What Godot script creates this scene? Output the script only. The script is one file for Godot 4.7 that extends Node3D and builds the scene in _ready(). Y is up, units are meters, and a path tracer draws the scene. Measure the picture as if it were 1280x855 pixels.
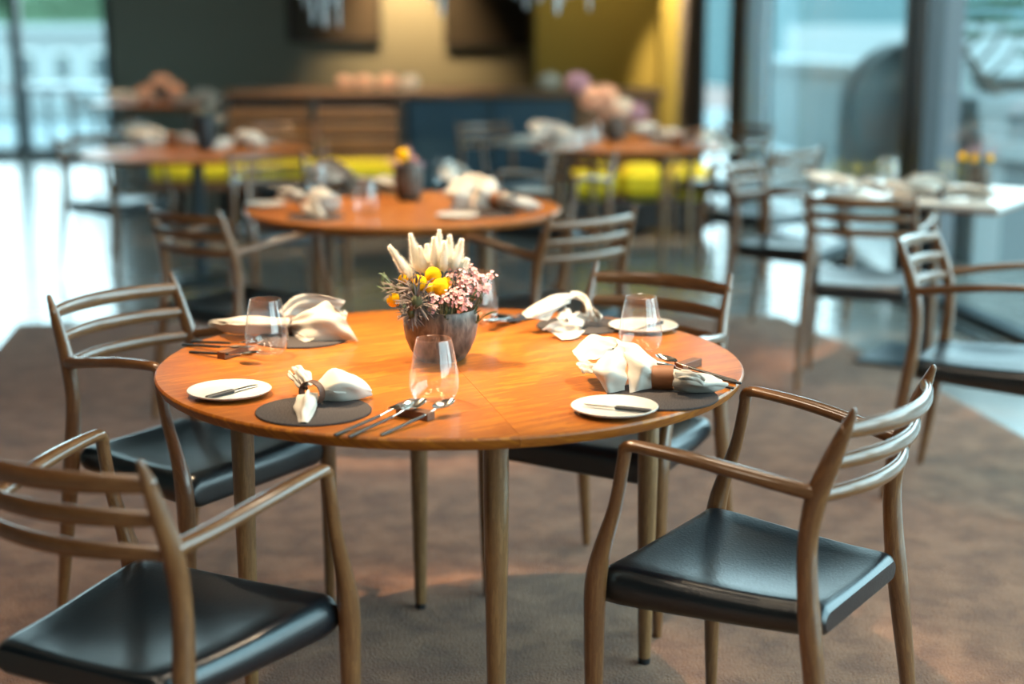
extends Node3D
# A restaurant dining room: round wooden tables laid for a meal, armchairs with leather seats, glazed facade on one side.

const PITCH := 0.208156
const EYE := 1.446
const FOCAL := 1879.0
const TOP := 0.738          # height of the table tops

var used := {}
var M := {}
var rng := RandomNumberGenerator.new()

# ---------- pixels of the photograph to places ----------
func ray(x: float, y: float) -> Vector3:
	var u := (x - 640.0) / FOCAL
	var v := -(y - 427.5) / FOCAL
	return Vector3(u, v * cos(PITCH) - sin(PITCH), -(v * sin(PITCH) + cos(PITCH)))

func px(x: float, y: float, h := 0.0) -> Vector3:      # on the level plane at height h
	var d := ray(x, y)
	var t := (h - EYE) / d.y
	return Vector3(d.x * t, h, d.z * t)

func pz(x: float, y: float, z: float) -> Vector3:      # on the upright plane at depth z
	var d := ray(x, y)
	var t := z / d.z
	return Vector3(d.x * t, EYE + d.y * t, z)

# ---------- mesh building ----------
class Geo:
	var v := PackedVector3Array()
	var n := PackedVector3Array()
	var t := PackedVector2Array()
	var c := PackedColorArray()
	var i := PackedInt32Array()
	var tint := Color(1, 1, 1)

	func grid(rows: Array, wrap := false, solid := false, cap := false) -> void:
		var a := rows.size()
		var b: int = rows[0].size()
		var base := v.size()
		var nn := PackedVector3Array()
		nn.resize(a * b)
		var idx := PackedInt32Array()
		var mid := Vector3.ZERO
		for r in a:
			for k in b:
				mid += rows[r][k]
		mid /= float(a * b)
		var vol := 0.0
		for r in a - 1:
			for k in b - 1:
				for tri in [[r * b + k, r * b + k + 1, (r + 1) * b + k], [r * b + k + 1, (r + 1) * b + k + 1, (r + 1) * b + k]]:
					var p: Vector3 = rows[tri[0] / b][tri[0] % b]
					var q: Vector3 = rows[tri[1] / b][tri[1] % b]
					var s: Vector3 = rows[tri[2] / b][tri[2] % b]
					var f := (s - p).cross(q - p)
					nn[tri[0]] += f
					nn[tri[1]] += f
					nn[tri[2]] += f
					vol += f.dot(p - mid)
					idx.append_array(PackedInt32Array([tri[0], tri[1], tri[2]]))
		if wrap:
			for r in a:
				var s := nn[r * b] + nn[r * b + b - 1]
				nn[r * b] = s
				nn[r * b + b - 1] = s
		var flip := solid and vol < 0.0
		var us := 0.0
		for r in a:
			if r > 0:
				us += (rows[r][0] as Vector3).distance_to(rows[r - 1][0])
			var vs := 0.0
			for k in b:
				if k > 0:
					vs += (rows[r][k] as Vector3).distance_to(rows[r][k - 1])
				v.append(rows[r][k])
				var m := nn[r * b + k]
				m = m.normalized() if m.length() > 1e-14 else Vector3.UP
				n.append(-m if flip else m)
				t.append(Vector2(us, vs))
				c.append(tint)
		for k in range(0, idx.size(), 3):
			if flip:
				i.append_array(PackedInt32Array([base + idx[k], base + idx[k + 2], base + idx[k + 1]]))
			else:
				i.append_array(PackedInt32Array([base + idx[k], base + idx[k + 1], base + idx[k + 2]]))
		if cap:
			fan(rows[0], (rows[0][0] as Vector3) - (rows[1][0] as Vector3))
			fan(rows[a - 1], (rows[a - 1][0] as Vector3) - (rows[a - 2][0] as Vector3))

	func fan(loop: PackedVector3Array, out: Vector3) -> void:
		var mid := Vector3.ZERO
		for p in loop:
			mid += p
		mid /= loop.size()
		for k in loop.size() - 1:
			tri(mid, loop[k], loop[k + 1], out)

	func tri(p: Vector3, q: Vector3, s: Vector3, out := Vector3.ZERO) -> void:
		var f := (s - p).cross(q - p)
		if f.length() < 1e-12:
			return
		if out != Vector3.ZERO and f.dot(out) < 0.0:
			var w := q
			q = s
			s = w
			f = -f
		f = f.normalized()
		var b := v.size()
		for w in [p, q, s]:
			v.append(w)
			n.append(f)
			t.append(Vector2(w.x, w.z) if absf(f.y) > 0.6 else Vector2(w.x + w.z, w.y))
			c.append(tint)
		i.append_array(PackedInt32Array([b, b + 1, b + 2]))

	func quad(p: Vector3, q: Vector3, s: Vector3, w: Vector3, out := Vector3.ZERO) -> void:
		tri(p, q, s, out)
		tri(p, s, w, out)

	func mesh() -> ArrayMesh:
		var a := []
		a.resize(Mesh.ARRAY_MAX)
		a[Mesh.ARRAY_VERTEX] = v
		a[Mesh.ARRAY_NORMAL] = n
		a[Mesh.ARRAY_TEX_UV] = t
		a[Mesh.ARRAY_COLOR] = c
		a[Mesh.ARRAY_INDEX] = i
		var m := ArrayMesh.new()
		m.add_surface_from_arrays(Mesh.PRIMITIVE_TRIANGLES, a)
		return m

func cr(p0: float, p1: float, p2: float, p3: float, t: float) -> float:
	return 0.5 * (2.0 * p1 + (p2 - p0) * t + (2.0 * p0 - 5.0 * p1 + 4.0 * p2 - p3) * t * t + (3.0 * p1 - p0 - 3.0 * p2 + p3) * t * t * t)

func spline(keys: Array, count: int) -> Array:          # Catmull-Rom through rows of numbers
	var out := []
	var m := keys.size() - 1
	for k in count:
		var f := float(k) / (count - 1) * m
		var s := mini(int(f), m - 1)
		var t := f - s
		var row := []
		for j in keys[0].size():
			var a: float = keys[s][j]
			var b: float = keys[s + 1][j]
			var z: float = keys[s - 1][j] if s > 0 else 2.0 * a - b
			var y: float = keys[s + 2][j] if s + 2 <= m else 2.0 * b - a
			row.append(cr(z, a, b, y, t))
		out.append(row)
	return out

# rows of [x, y, z, radius along ref, radius across]; ref gives the direction of the first radius
func tube(g: Geo, keys: Array, ref: Vector3, count := 20, seg := 12, round_ends := true) -> void:
	var p := spline(keys, count) if keys.size() > 1 else keys
	var rows := []
	for k in p.size():
		var at := Vector3(p[k][0], p[k][1], p[k][2])
		var a: Array = p[maxi(k - 1, 0)]
		var b: Array = p[mini(k + 1, p.size() - 1)]
		var tan := Vector3(b[0] - a[0], b[1] - a[1], b[2] - a[2]).normalized()
		var e := (ref - tan * ref.dot(tan)).normalized()
		var f := tan.cross(e)
		var loops := [[0.0, 1.0]]
		if round_ends and k == 0:
			loops = [[-0.95, 0.3], [-0.7, 0.72], [0.0, 1.0]]
		elif round_ends and k == p.size() - 1:
			loops = [[0.0, 1.0], [0.7, 0.72], [0.95, 0.3]]
		for l in loops:
			var ring := PackedVector3Array()
			for s in seg + 1:
				var w := TAU * (s % seg) / seg
				var r0: float = p[k][3]
				var r1: float = p[k][4]
				ring.append(at + tan * l[0] * minf(r0, r1) + (e * cos(w) * r0 + f * sin(w) * r1) * l[1])
			rows.append(ring)
	g.grid(rows, true, true, true)

func lathe(g: Geo, prof: Array, seg := 32, at := Vector3.ZERO, solid := true) -> void:
	var rows := []
	for q in prof:
		var ring := PackedVector3Array()
		for s in seg + 1:
			var w := TAU * (s % seg) / seg
			ring.append(at + Vector3(cos(w) * q[0], q[1], sin(w) * q[0]))
		rows.append(ring)
	g.grid(rows, true, solid, false)

# box with bevelled edges
func box(g: Geo, mid: Vector3, size: Vector3, bevel := 0.004, basis := Basis.IDENTITY) -> void:
	var h := size * 0.5
	var e := minf(bevel, minf(h.x, minf(h.y, h.z)) * 0.9)
	var loops := []
	for l in [[-h.y, e], [-h.y + e, 0.0], [h.y - e, 0.0], [h.y, e]]:
		var x: float = h.x - l[1]
		var z: float = h.z - l[1]
		var k := e * 0.7
		var loop := []
		for q in [[x - k, z], [x, z - k], [x, -z + k], [x - k, -z], [-x + k, -z], [-x, -z + k], [-x, z - k], [-x + k, z]]:
			loop.append(mid + basis * Vector3(q[0], l[0], q[1]))
		loops.append(loop)
	for l in 3:
		for k in 8:
			var a: Vector3 = loops[l][k]
			var b: Vector3 = loops[l][(k + 1) % 8]
			var d: Vector3 = loops[l + 1][(k + 1) % 8]
			var f: Vector3 = loops[l + 1][k]
			g.quad(a, b, d, f, (a + b + d + f) * 0.25 - mid)
	for l in [0, 3]:
		var q: Array = loops[l]
		var out: Vector3 = basis * Vector3(0, -1 if l == 0 else 1, 0)
		for k in range(1, 7):
			g.tri(q[0], q[k], q[k + 1], out)

# flat polygon (x, z) between two heights, edges eased by bevel at top and bottom
func slab(g: Geo, poly: Array, y0: float, y1: float, bevel := 0.0) -> void:
	var mid := Vector2.ZERO
	for p in poly:
		mid += p
	mid /= poly.size()
	var levels := [[y0, 0.0], [y1, 0.0]] if bevel <= 0.0 else [[y0, bevel], [y0 + bevel, 0.0], [y1 - bevel, 0.0], [y1, bevel]]
	var loops := []
	for l in levels:
		var loop := []
		for p in poly:
			var q: Vector2 = p + (mid - p).normalized() * l[1]
			loop.append(Vector3(q.x, l[0], q.y))
		loops.append(loop)
	for l in loops.size() - 1:
		for k in poly.size():
			var j := (k + 1) % poly.size()
			var a: Vector3 = loops[l][k]
			var b: Vector3 = loops[l][j]
			g.quad(a, b, loops[l + 1][j], loops[l + 1][k], (a + b) * 0.5 - Vector3(mid.x, a.y, mid.y) + Vector3(0, 0.0001 if l == 2 else 0.0, 0))
	for l in [0, loops.size() - 1]:
		var c := Vector3(mid.x, loops[l][0].y, mid.y)
		for k in poly.size():
			g.tri(c, loops[l][k], loops[l][(k + 1) % poly.size()], Vector3(0, -1 if l == 0 else 1, 0))

func ball(g: Geo, at: Vector3, r: Vector3, seg := 12, wob := 0.0) -> void:
	var rows := []
	var rings := maxi(6, seg / 2)
	for k in rings + 1:
		var a := PI * k / rings
		var ring := PackedVector3Array()
		for s in seg + 1:
			var w := TAU * (s % seg) / seg
			var f := 1.0 + wob * sin(w * 7.0 + k * 2.3) * sin(a * 6.0 + 1.0)
			ring.append(at + Vector3(sin(a) * cos(w) * r.x, cos(a) * r.y, sin(a) * sin(w) * r.z) * f)
		rows.append(ring)
	g.grid(rows, true, true, false)

# ---------- nodes ----------
func numbered(called: String) -> String:
	var k: int = used.get(called, 0)
	used[called] = k + 1
	return called if k == 0 else "%s_%03d" % [called, k]

func thing(called: String, label: String, category: String, at := Vector3.ZERO, turn := 0.0, group := "") -> Node3D:
	var o := Node3D.new()
	o.name = numbered(called)
	add_child(o)
	o.position = at
	o.rotation.y = turn
	tag(o, label, category, group)
	return o

func tag(o: Node, label: String, category: String, group := "") -> void:
	o.set_meta("label", label)
	o.set_meta("category", category)
	if group != "":
		o.set_meta("group", group)

func part(parent: Node, called: String, what, mat: Material, label := "") -> MeshInstance3D:
	var o := MeshInstance3D.new()
	o.name = called
	o.mesh = what.mesh() if what is Geo else what
	o.material_override = mat
	parent.add_child(o, true)
	if label != "":
		o.set_meta("label", label)
	return o

func single(called: String, what, mat: Material, label: String, category: String, at := Vector3.ZERO, turn := 0.0, group := "") -> MeshInstance3D:
	var o := part(self, numbered(called), what, mat)
	o.position = at
	o.rotation.y = turn
	tag(o, label, category, group)
	return o

func struct(called: String, what, mat: Material, label := "", category := "") -> MeshInstance3D:
	var o := part(self, called, what, mat)
	used[called] = 1
	o.set_meta("kind", "structure")
	tag(o, label if label != "" else called.replace("_", " ") + " of the dining room", category if category != "" else called.get_slice("_", 0))
	return o

func copy(o: Node3D, label: String, at: Vector3, turn: float, group := "") -> Node3D:
	var r: Node3D = o.duplicate()
	var base: String = o.get_meta("kindname") if o.has_meta("kindname") else String(o.name)
	r.name = numbered(base)
	add_child(r)
	r.position = at
	r.rotation.y = turn
	r.set_meta("label", label)
	if group != "":
		r.set_meta("group", group)
	elif r.has_meta("group"):
		r.remove_meta("group")
	return r

# ---------- materials ----------
func lin(r: float, g: float, b: float) -> Color:
	return Color(r, g, b).linear_to_srgb()

func noise(freq: float, oct := 4, kind := FastNoiseLite.TYPE_SIMPLEX_SMOOTH, sd := 1) -> FastNoiseLite:
	var n := FastNoiseLite.new()
	n.seed = sd
	n.noise_type = kind
	n.frequency = freq
	n.fractal_octaves = oct
	return n

func ntex(n: FastNoiseLite, stops: Array, size := 512, seam := true) -> NoiseTexture2D:
	var t := NoiseTexture2D.new()
	t.width = size
	t.height = size
	t.seamless = seam
	t.noise = n
	if stops.size():
		var gr := Gradient.new()
		var off := PackedFloat32Array()
		var col := PackedColorArray()
		for s in stops:
			off.append(s[0])
			col.append(s[1])
		gr.offsets = off
		gr.colors = col
		t.color_ramp = gr
	return t

func mat(called: String, color: Color, rough := 0.7, spec := 0.5, metal := 0.0) -> StandardMaterial3D:
	var m := StandardMaterial3D.new()
	m.resource_name = called
	m.albedo_color = color
	m.roughness = rough
	m.metallic = metal
	m.metallic_specular = spec
	M[called] = m
	return m

func tri_tex(m: StandardMaterial3D, t: Texture2D, scale: Vector3, world := false) -> void:
	m.albedo_texture = t
	m.uv1_triplanar = true
	m.uv1_world_triplanar = world
	m.uv1_scale = scale

func bump(m: StandardMaterial3D, t: Texture2D, cm: float) -> void:
	m.heightmap_enabled = true
	m.heightmap_texture = t
	m.heightmap_scale = cm

func wood(called: String, a: Color, b: Color, c: Color, rough: float, scale: Vector3, sd: int) -> StandardMaterial3D:
	var m := mat(called, Color.WHITE, rough)
	var n := noise(0.006, 6, FastNoiseLite.TYPE_SIMPLEX_SMOOTH, sd)
	n.fractal_gain = 0.62
	n.domain_warp_enabled = true
	n.domain_warp_amplitude = 18.0
	n.domain_warp_frequency = 0.004
	m.albedo_texture = ntex(n, [[0.0, a], [0.38, b], [0.5, a.lerp(b, 0.5)], [0.62, c], [0.8, b], [1.0, c]], 1024)
	m.uv1_scale = scale
	return m

func materials() -> void:
	var w := wood("table_wood", lin(0.19, 0.046, 0.006), lin(0.345, 0.099, 0.009), lin(0.45, 0.148, 0.012), 0.38, Vector3(0.55, 4.5, 1), 3)
	w.clearcoat_enabled = true
	w.clearcoat = 0.15
	w.clearcoat_roughness = 0.2
	w = wood("table_edge_wood", lin(0.17, 0.06, 0.025), lin(0.24, 0.09, 0.035), lin(0.28, 0.11, 0.045), 0.4, Vector3(0.8, 9.0, 1), 5)
	w = wood("chair_wood", lin(0.1, 0.039, 0.013), lin(0.175, 0.073, 0.024), lin(0.22, 0.098, 0.034), 0.31, Vector3(1.2, 14.0, 1), 7)
	w = wood("leg_wood", lin(0.135, 0.06, 0.02), lin(0.225, 0.108, 0.036), lin(0.275, 0.14, 0.05), 0.4, Vector3(1.0, 12.0, 1), 9)
	w = wood("counter_wood", lin(0.08, 0.04, 0.02), lin(0.14, 0.072, 0.034), lin(0.18, 0.095, 0.046), 0.45, Vector3(0.5, 4.0, 1), 11)
	w = wood("rest_wood", lin(0.08, 0.03, 0.013), lin(0.13, 0.05, 0.02), lin(0.17, 0.07, 0.03), 0.45, Vector3(4.0, 30.0, 1), 13)
	for k in ["chair_wood", "leg_wood"]:
		M[k].clearcoat_enabled = true
		M[k].clearcoat = 1.0
		M[k].clearcoat_roughness = 0.14
	var m := mat("leather", lin(0.002, 0.007, 0.011), 0.31, 0.7)
	m.uv1_triplanar = true
	m.uv1_scale = Vector3(5, 5, 5)
	var ln := noise(0.06, 3, FastNoiseLite.TYPE_CELLULAR, 4)
	bump(m, ntex(ln, [], 512), 0.035)
	m = mat("carpet", Color.WHITE, 0.95, 0.2)
	var cn := noise(0.012, 6, FastNoiseLite.TYPE_SIMPLEX_SMOOTH, 21)
	cn.fractal_gain = 0.65
	cn.domain_warp_enabled = true
	cn.domain_warp_amplitude = 40.0
	cn.domain_warp_frequency = 0.01
	tri_tex(m, ntex(cn, [[0.0, lin(0.155, 0.062, 0.029)], [0.42, lin(0.245, 0.103, 0.05)], [0.58, lin(0.3, 0.132, 0.066)], [1.0, lin(0.4, 0.19, 0.1)]], 1024), Vector3(0.45, 0.45, 0.45), true)
	bump(m, ntex(noise(0.35, 2, FastNoiseLite.TYPE_SIMPLEX, 8), [], 1024), 0.6)
	m.rim_enabled = true
	m.rim = 0.4
	m.rim_tint = 0.6
	m = mat("floor_stone", Color.WHITE, 0.2, 0.55)
	tri_tex(m, ntex(noise(0.008, 5, FastNoiseLite.TYPE_SIMPLEX_SMOOTH, 31), [[0.2, lin(0.17, 0.155, 0.135)], [0.8, lin(0.24, 0.22, 0.195)]], 512), Vector3(0.3, 0.3, 0.3), true)
	m = mat("felt", Color.WHITE, 0.95, 0.2)
	tri_tex(m, ntex(noise(0.2, 3, FastNoiseLite.TYPE_SIMPLEX, 41), [[0.2, lin(0.035, 0.03, 0.03)], [0.8, lin(0.085, 0.075, 0.072)]], 256), Vector3(5, 5, 5))
	bump(m, M["felt"].albedo_texture, 0.06)
	m = mat("linen", lin(0.56, 0.52, 0.46), 0.85, 0.25)
	m.backlight_enabled = true
	m.backlight = Color(0.35, 0.3, 0.24)
	m.uv1_triplanar = true
	m.uv1_scale = Vector3(9, 9, 9)
	bump(m, ntex(noise(0.3, 2, FastNoiseLite.TYPE_SIMPLEX, 43), [], 256), 0.03)
	mat("tan_leather", lin(0.23, 0.085, 0.03), 0.5)
	mat("dark_leather", lin(0.09, 0.04, 0.024), 0.5)
	mat("porcelain", lin(0.6, 0.57, 0.52), 0.25)
	mat("steel", lin(0.62, 0.6, 0.57), 0.16, 0.5, 1.0)
	mat("black_metal", lin(0.01, 0.013, 0.016), 0.38)
	m = mat("glass", Color(1, 1, 1, 0.01), 0.0, 0.5)
	m.transparency = BaseMaterial3D.TRANSPARENCY_ALPHA
	m = mat("pane_glass", Color(0.8, 0.95, 1.0, 0.03), 0.0, 0.35)
	m.transparency = BaseMaterial3D.TRANSPARENCY_ALPHA
	m = mat("clay", Color.WHITE, 0.42, 0.5)
	var vn := noise(0.02, 5, FastNoiseLite.TYPE_SIMPLEX_SMOOTH, 51)
	tri_tex(m, ntex(vn, [[0.2, lin(0.025, 0.02, 0.018)], [0.45, lin(0.09, 0.072, 0.06)], [0.6, lin(0.17, 0.14, 0.115)], [0.8, lin(0.06, 0.05, 0.045)]], 256), Vector3(7, 2.2, 7))
	m.metallic = 0.35
	m = mat("pampas", lin(0.97, 0.94, 0.88), 0.9, 0.1)
	m.backlight_enabled = true
	m.backlight = Color(0.8, 0.77, 0.7)
	mat("straw", lin(0.5, 0.36, 0.17), 0.8)
	m = mat("yellow_bloom", Color.WHITE, 0.85, 0.2)
	tri_tex(m, ntex(noise(0.15, 2, FastNoiseLite.TYPE_CELLULAR, 61), [[0.0, lin(0.8, 0.36, 0.004)], [1.0, lin(0.9, 0.55, 0.01)]], 256), Vector3(14, 14, 14))
	bump(m, m.albedo_texture, 0.25)
	mat("pink_petal", lin(0.75, 0.4, 0.38), 0.8)
	mat("mauve_petal", lin(0.4, 0.24, 0.3), 0.8)
	mat("peach_petal", lin(0.75, 0.45, 0.3), 0.8)
	mat("cream_petal", lin(0.72, 0.62, 0.5), 0.8)
	mat("thistle", lin(0.13, 0.09, 0.075), 0.7)
	mat("thistle_heart", lin(0.055, 0.06, 0.02), 0.8)
	mat("green_leaf", lin(0.06, 0.09, 0.03), 0.6)
	mat("stem_green", lin(0.1, 0.1, 0.04), 0.7)
	mat("wall_grey", lin(0.23, 0.24, 0.2), 0.85, 0.3)
	mat("wall_olive", lin(0.17, 0.132, 0.026), 0.85, 0.3)
	mat("wall_dark", lin(0.1, 0.09, 0.08), 0.8, 0.3)
	mat("ceiling_paint", lin(0.09, 0.085, 0.08), 0.9, 0.2)
	mat("frame_metal", lin(0.018, 0.026, 0.032), 0.35)
	mat("pillar_metal", lin(0.1, 0.105, 0.115), 0.4)
	mat("blue_panel", lin(0.018, 0.055, 0.085), 0.5)
	mat("dark_base", lin(0.016, 0.02, 0.024), 0.5)
	mat("pedestal_metal", lin(0.014, 0.026, 0.034), 0.3)
	mat("yellow_cloth", lin(0.66, 0.56, 0.03), 0.85, 0.2)
	mat("canvas_dark", lin(0.03, 0.026, 0.02), 0.8)
	mat("canvas_brown", lin(0.075, 0.062, 0.048), 0.8)
	mat("drape", lin(0.12, 0.105, 0.095), 0.9, 0.2)
	m = mat("sheer", lin(0.62, 0.66, 0.68), 0.9, 0.2)
	m.backlight_enabled = true
	m.backlight = Color(0.75, 0.8, 0.82)
	mat("white_lacquer", lin(0.6, 0.6, 0.57), 0.18)
	mat("terrace_stone", lin(0.12, 0.14, 0.145), 0.7)
	mat("terrace_wall", lin(0.42, 0.48, 0.48), 0.8)
	mat("white_render", lin(0.24, 0.26, 0.26), 0.85)
	mat("grey_fluted", lin(0.11, 0.15, 0.155), 0.6)
	mat("dark_recess", lin(0.13, 0.15, 0.155), 0.6)
	mat("teal_wall", lin(0.06, 0.12, 0.13), 0.8)
	mat("roof_tile", lin(0.105, 0.08, 0.075), 0.85)
	mat("roof_tile_dark", lin(0.08, 0.062, 0.06), 0.85)
	mat("far_window", lin(0.03, 0.05, 0.055), 0.4)
	mat("hedge", lin(0.04, 0.075, 0.035), 0.8)
	mat("pine", lin(0.04, 0.1, 0.035), 0.8)
	mat("bark", lin(0.1, 0.075, 0.055), 0.9)
	mat("grey_metal", lin(0.2, 0.23, 0.25), 0.4)
	mat("lamp_body", lin(0.05, 0.05, 0.05), 0.4)
	mat("crystal", lin(0.6, 0.66, 0.7), 0.12, 0.8)
	m = mat("lamp_glow", lin(0.9, 0.7, 0.45), 0.5)
	m.emission_enabled = true
	m.emission = lin(1.0, 0.72, 0.42)
	m.emission_energy_multiplier = 4.0
	m = mat("fill_panel_glow", lin(0.9, 0.85, 0.75), 0.5)  # glow of the added fill panels
	m.emission_enabled = true
	m.emission = lin(1.0, 0.85, 0.66)
	m.emission_energy_multiplier = 1.0

# ---------- furniture ----------
func make_chair() -> Node3D:
	var o := thing("dining_armchair", "", "chair")
	o.set_meta("kindname", "dining_armchair")
	var wd: Material = M["chair_wood"]
	# seat: sections from front to back, each a rounded outline
	var g := Geo.new()
	var rows := []
	var secs := spline([
		[-0.247, 0.150, 0.404, 0.400, 0.0], [-0.246, 0.215, 0.424, 0.382, 0.0], [-0.238, 0.228, 0.441, 0.374, 0.002], [-0.222, 0.231, 0.4495, 0.372, 0.004], [-0.19, 0.231, 0.451, 0.372, 0.008],
		[-0.10, 0.222, 0.447, 0.374, 0.016], [0.0, 0.209, 0.443, 0.376, 0.018], [0.09, 0.196, 0.442, 0.378, 0.014], [0.15, 0.187, 0.444, 0.38, 0.008], [0.178, 0.182, 0.442, 0.384, 0.003], [0.19, 0.172, 0.43, 0.394, 0.0]], 34)
	for s in secs:
		var w: float = s[1]
		var y1: float = s[2]
		var y0: float = s[3]
		var r := minf(0.028, (y1 - y0) * 0.48)
		var loop := PackedVector3Array()
		var n := 9
		for k in n + 1:            # top, dished
			var u := float(k) / n * 2.0 - 1.0
			loop.append(Vector3(u * (w - r), y1 - s[4] * (1.0 - u * u), s[0]))
		for k in range(1, 6):
			var a := PI / 2 - PI * k / 6.0
			loop.append(Vector3(w - r + cos(a) * r, (y0 + y1) / 2 + sin(a) * (y1 - y0) / 2, s[0]))
		loop.append(Vector3(w - r, y0, s[0]))
		loop.append(Vector3(-w + r, y0, s[0]))
		for k in range(1, 6):
			var a := -PI / 2 - PI * k / 6.0
			loop.append(Vector3(-w + r + cos(a) * r, (y0 + y1) / 2 + sin(a) * (y1 - y0) / 2, s[0]))
		loop.append(loop[0])
		rows.append(loop)
	g.grid(rows, true, true, true)
	part(o, "seat", g, M["leather"], "black leather seat")
	for e in [-1.0, 1.0]:
		g = Geo.new()      # front leg, running up into the arm support
		tube(g, [[e * 0.2505, 0.698, -0.176, 0.012, 0.0125], [e * 0.2515, 0.66, -0.181, 0.0125, 0.0125], [e * 0.251, 0.58, -0.196, 0.0125, 0.0135], [e * 0.2495, 0.50, -0.221, 0.0155, 0.017], [e * 0.248, 0.43, -0.236, 0.0205, 0.0215],
			[e * 0.2475, 0.34, -0.239, 0.0195, 0.0205], [e * 0.247, 0.18, -0.238, 0.0165, 0.017], [e * 0.246, 0.0, -0.234, 0.0115, 0.0115]], Vector3(1, 0, 0), 32, 14, false)
		part(o, "leg", g, wd)
		g = Geo.new()      # rear leg, running up into the back post
		tube(g, [[e * 0.222, 0.0115, 0.233, 0.0115, 0.0115], [e * 0.217, 0.2, 0.206, 0.0165, 0.017], [e * 0.211, 0.38, 0.181, 0.0195, 0.021], [e * 0.208, 0.48, 0.168, 0.0185, 0.0195], [e * 0.205, 0.57, 0.163, 0.0165, 0.018],
			[e * 0.203, 0.65, 0.174, 0.0165, 0.02], [e * 0.2005, 0.71, 0.194, 0.0135, 0.018], [e * 0.199, 0.77, 0.216, 0.0105, 0.0135], [e * 0.198, 0.812, 0.232, 0.0065, 0.0065]], Vector3(1, 0, 0), 36, 14)
		part(o, "leg", g, wd)
		g = Geo.new()
		tube(g, [[e * 0.2505, 0.686, -0.179, 0.0125, 0.0125], [e * 0.2505, 0.7, -0.168, 0.0135, 0.0115], [e * 0.248, 0.7, -0.12, 0.0155, 0.0115], [e * 0.24, 0.691, -0.02, 0.018, 0.0125], [e * 0.224, 0.674, 0.09, 0.0165, 0.0135], [e * 0.206, 0.66, 0.172, 0.0135, 0.015]], Vector3(1, 0, 0), 24, 12)
		part(o, "armrest", g, wd)
	for s in [[0.776, 0.217, 0.0185, 0.2], [0.716, 0.196, 0.0165, 0.201], [0.655, 0.176, 0.0155, 0.203]]:
		g = Geo.new()
		var keys := []
		for k in 9:
			var u := k / 4.0 - 1.0
			keys.append([u * s[3], s[0], s[1] + 0.052 * (1.0 - u * u), s[2] * (0.82 + 0.18 * (1.0 - u * u)), 0.0108])
		tube(g, keys, Vector3(0, 1, 0.06), 22, 14)
		part(o, "back_slat", g, wd)
	return o

func circle(r: float, n: int, from := 0.0, to := TAU) -> Array:
	var out := []
	for k in n:
		var a := from + (to - from) * k / (n if is_equal_approx(to - from, TAU) else n - 1)
		out.append(Vector2(cos(a), sin(a)) * r)
	return out

func make_round_table(pedestal: bool, r: float) -> Node3D:
	var o := thing("round_dining_table", "", "table")
	o.set_meta("kindname", "round_dining_table")
	for half in 2:
		# two half rounds meeting at a joint 1 mm wide
		var g := Geo.new()
		var a0 := -PI / 2 + PI * half
		var levels := [[TOP - 0.024, r - 0.012], [TOP - 0.02, r - 0.006], [TOP - 0.006, r], [TOP - 0.003, r - 0.0008], [TOP, r - 0.004]]
		var rows := []
		for l in levels:
			var ring := PackedVector3Array()
			for k in 57:
				var a := a0 + PI * k / 56.0
				ring.append(Vector3(cos(a) * l[1], l[0], sin(a) * l[1]) + Vector3(0.00035 * (1 if half == 0 else -1), 0, 0))
			rows.append(ring)
		g.grid(rows, false, true, false)
		for l in [0, 4]:
			var ring: PackedVector3Array = rows[l]
			var c := (ring[0] + ring[56]) * 0.5
			for k in 56:
				g.tri(c, ring[k], ring[k + 1], Vector3(0, -1 if l == 0 else 1, 0))
		g.quad(rows[0][0], rows[0][56], rows[4][56], rows[4][0], Vector3(-1 if half == 0 else 1, 0, 0))
		# grain runs across the joint on one half and turned on the other
		for k in g.t.size():
			var q := g.v[k]
			g.t[k] = Vector2(q.x + half * 3.1, q.z + q.y + half * 0.37).rotated(0.35)
		part(o, "tabletop_half", g, M["table_wood"])
	if pedestal:
		var g := Geo.new()
		tube(g, [[0, 0.03, 0, 0.036, 0.036], [0, TOP - 0.03, 0, 0.036, 0.036]], Vector3(1, 0, 0), 3, 20, false)
		part(o, "pedestal", g, M["pedestal_metal"], "dark metal pedestal")
		g = Geo.new()
		lathe(g, [[0.0, 0.0], [0.24, 0.0], [0.25, 0.006], [0.245, 0.014], [0.06, 0.032], [0.0, 0.034]], 36)
		part(o, "foot_plate", g, M["pedestal_metal"])
		g = Geo.new()
		lathe(g, [[0.0, TOP - 0.04], [0.18, TOP - 0.036], [0.2, TOP - 0.026], [0.0, TOP - 0.0245]], 28)
		part(o, "mounting_plate", g, M["pedestal_metal"])
	else:
		var g := Geo.new()
		for k in 4:
			var a := -1.79737 + k * PI / 2
			var b := a + PI / 2
			var p := Vector3(cos(a), 0, sin(a)) * 0.44
			var q := Vector3(cos(b), 0, sin(b)) * 0.44
			box(g, (p + q) * 0.5 + Vector3(0, TOP - 0.05, 0), Vector3(p.distance_to(q), 0.05, 0.02), 0.003, Basis(Vector3.UP, -atan2(q.z - p.z, q.x - p.x)))
		part(o, "apron", g, M["leg_wood"])
		for k in 4:
			var a := -1.79737 + k * PI / 2
			var x := cos(a) * 0.448
			var z := sin(a) * 0.448
			g = Geo.new()
			tube(g, [[x, TOP - 0.025, z, 0.0245, 0.0245], [x, 0.5, z, 0.0235, 0.0235], [x, 0.2, z, 0.0185, 0.0185], [x, 0.014, z, 0.0145, 0.0145]], Vector3(1, 0, 0), 14, 18, false)
			var leg := part(o, "leg", g, M["leg_wood"])
			g = Geo.new()
			tube(g, [[x, 0.0145, z, 0.0143, 0.0143], [x, 0.0, z, 0.0138, 0.0138]], Vector3(1, 0, 0), 2, 16, false)
			part(leg, "foot_cap", g, M["black_metal"], "dark foot cap")
	return o

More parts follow.
